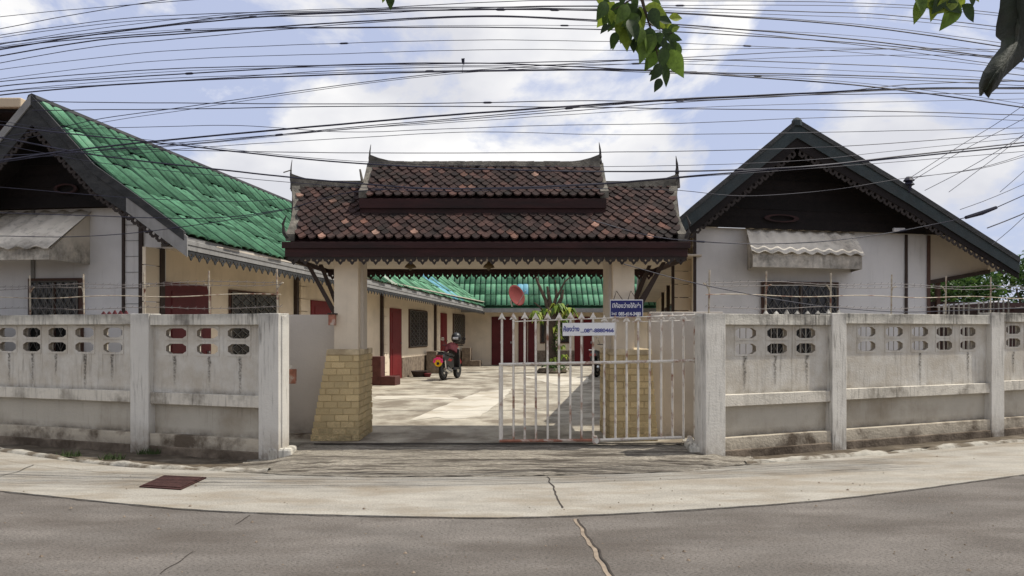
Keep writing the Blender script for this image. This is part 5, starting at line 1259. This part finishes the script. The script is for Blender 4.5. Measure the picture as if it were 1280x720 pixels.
def spline(pts, n=14):
    out = []; m = len(pts)
    for i in range(m-1):
        p0 = pts[max(i-1, 0)]; p1 = pts[i]; p2 = pts[i+1]; p3 = pts[min(i+2, m-1)]; h = p2[0]-p1[0]
        m1 = (p2[1]-p0[1])/max(p2[0]-p0[0], 1e-6)*h; m2 = (p3[1]-p1[1])/max(p3[0]-p1[0], 1e-6)*h
        k = max(2, int(h/16))
        for j in range(k):
            t_ = j/k; out.append((p1[0]+h*t_, (2*t_**3-3*t_*t_+1)*p1[1]+(t_**3-2*t_*t_+t_)*m1+(-2*t_**3+3*t_*t_)*p2[1]+(t_**3-t_*t_)*m2))
    out.append(pts[-1]); return out
ordn = ['topmost', 'second', 'third', 'fourth', 'fifth', 'sixth', 'seventh', 'eighth', 'ninth', 'tenth', 'eleventh', 'twelfth', 'thirteenth', 'fourteenth', 'fifteenth', 'sixteenth', 'seventeenth', 'eighteenth', 'nineteenth', 'twentieth', 'twenty-first', 'twenty-second', 'twenty-third', 'twenty-fourth', 'twenty-fifth', 'twenty-sixth', 'twenty-seventh', 'twenty-eighth', 'twenty-ninth', 'thirtieth', 'thirty-first', 'thirty-second', 'thirty-third', 'thirty-fourth', 'thirty-fifth', 'thirty-sixth', 'thirty-seventh', 'thirty-eighth', 'thirty-ninth', 'fortieth', 'forty-first', 'forty-second', 'forty-third', 'forty-fourth', 'forty-fifth', 'forty-sixth', 'forty-seventh', 'forty-eighth', 'forty-ninth', 'fiftieth', 'fifty-first']
def y_at(pts, x):
    q = spline(pts)
    for a_, b_ in zip(q, q[1:]):
        if a_[0] <= x <= b_[0]: return a_[1]+(b_[1]-a_[1])*(x-a_[0])/max(b_[0]-a_[0], 1e-6)
    return None
cross = {}
for refx, key in ((3, 'at the left edge of the picture'), (430, 'above the left end of the gateway roof'), (1277, 'at the right edge of the picture')):
    lst = sorted((y_at(p, refx), i) for i, (p, r) in enumerate(WIRES) if y_at(p, refx) is not None)
    for o_, (yy, i) in enumerate(lst): cross.setdefault(i, (o_, key))
for i, (pts, r) in enumerate(WIRES):
    o_, key = cross[i]; kindw = 'thin' if r < .0055 else ('medium-thick' if r < .0085 else 'thick')
    dep = 7.75+(i*.37 % 1)*.75
    if max(y for x, y in pts) > 320: dep = 8.6
    q = spline(pts)
    P3 = [at(x, y+(.35*mnoise.noise((x*.02, i, 0))), dep*(1+.10*((x-640)/640)**2)) for x, y in q]
    c_ = P3[len(P3)//2]; r *= .82; g = G().tube(P3, r, 5)
    for (sx, sy, L) in ((1225, 267, 14),) if pts[0] == (740, 275) else ():
        a_ = [p for p in P3 if abs((p.x/p.y)*F+640-sx) < L+8]; g.tube([a_[0], a_[len(a_)//2], a_[-1]], [.018, .024, .018], 7)
    o = g.build('overhead_cable', M['cable'])
    if i % 3 == 1 and len(P3) > 30:
        for q_ in (.22+.07*(i % 5), .55+.05*(i % 4)):
            k_ = int(q_*len(P3)); d_ = (P3[k_+1]-P3[k_]).normalized()*(.03+.02*(i % 3)); G().tube([P3[k_]-d_, P3[k_]-d_*.6, P3[k_]+d_*.6, P3[k_]+d_], [r, r+.006, r+.006, r], 6).build('splice_sleeve', M['cable'], o)
    tag(o, f'{kindw} black overhead cable, {ordn[o_]} from the top {key}', 'cable', 'overhead cables above the street')
ip = at(1136, 226, 12.2); t = thing('cable_insulator', ip, 'small dark insulator where service wires meet the right roof edge', 'insulator')
G().lathe(ip+Vector((0, 0, -.06)), [(.02, -.12), (.045, -.02), (.085, .0), (.05, .04), (.085, .06), (.04, .12)], 10).build('insulator_body', M['cable'], t)
G().tube([ip+Vector((0, 0, -.08)), ip+Vector((.05, .1, -.35))], .02, 6).build('bracket', M['post'], t)
# debris caught on a cable
p = at(579, 80, 8.1); t = thing('caught_rag', p, 'small dark scrap caught on the cables above the gateway', 'scrap')
G().hull([p+Vector((-.012, 0, .0)), p+Vector((.012, 0, .0)), p+Vector((.012, .02, 0))], [p+Vector((-.02, 0, .055)), p+Vector((.015, 0, .06)), p+Vector((.0, .02, .055))]).build('scrap', M['cable'], t)
G().tube([p, p+Vector((-.01, 0, -.09))], .002, 4).build('thread', M['cable'], t)
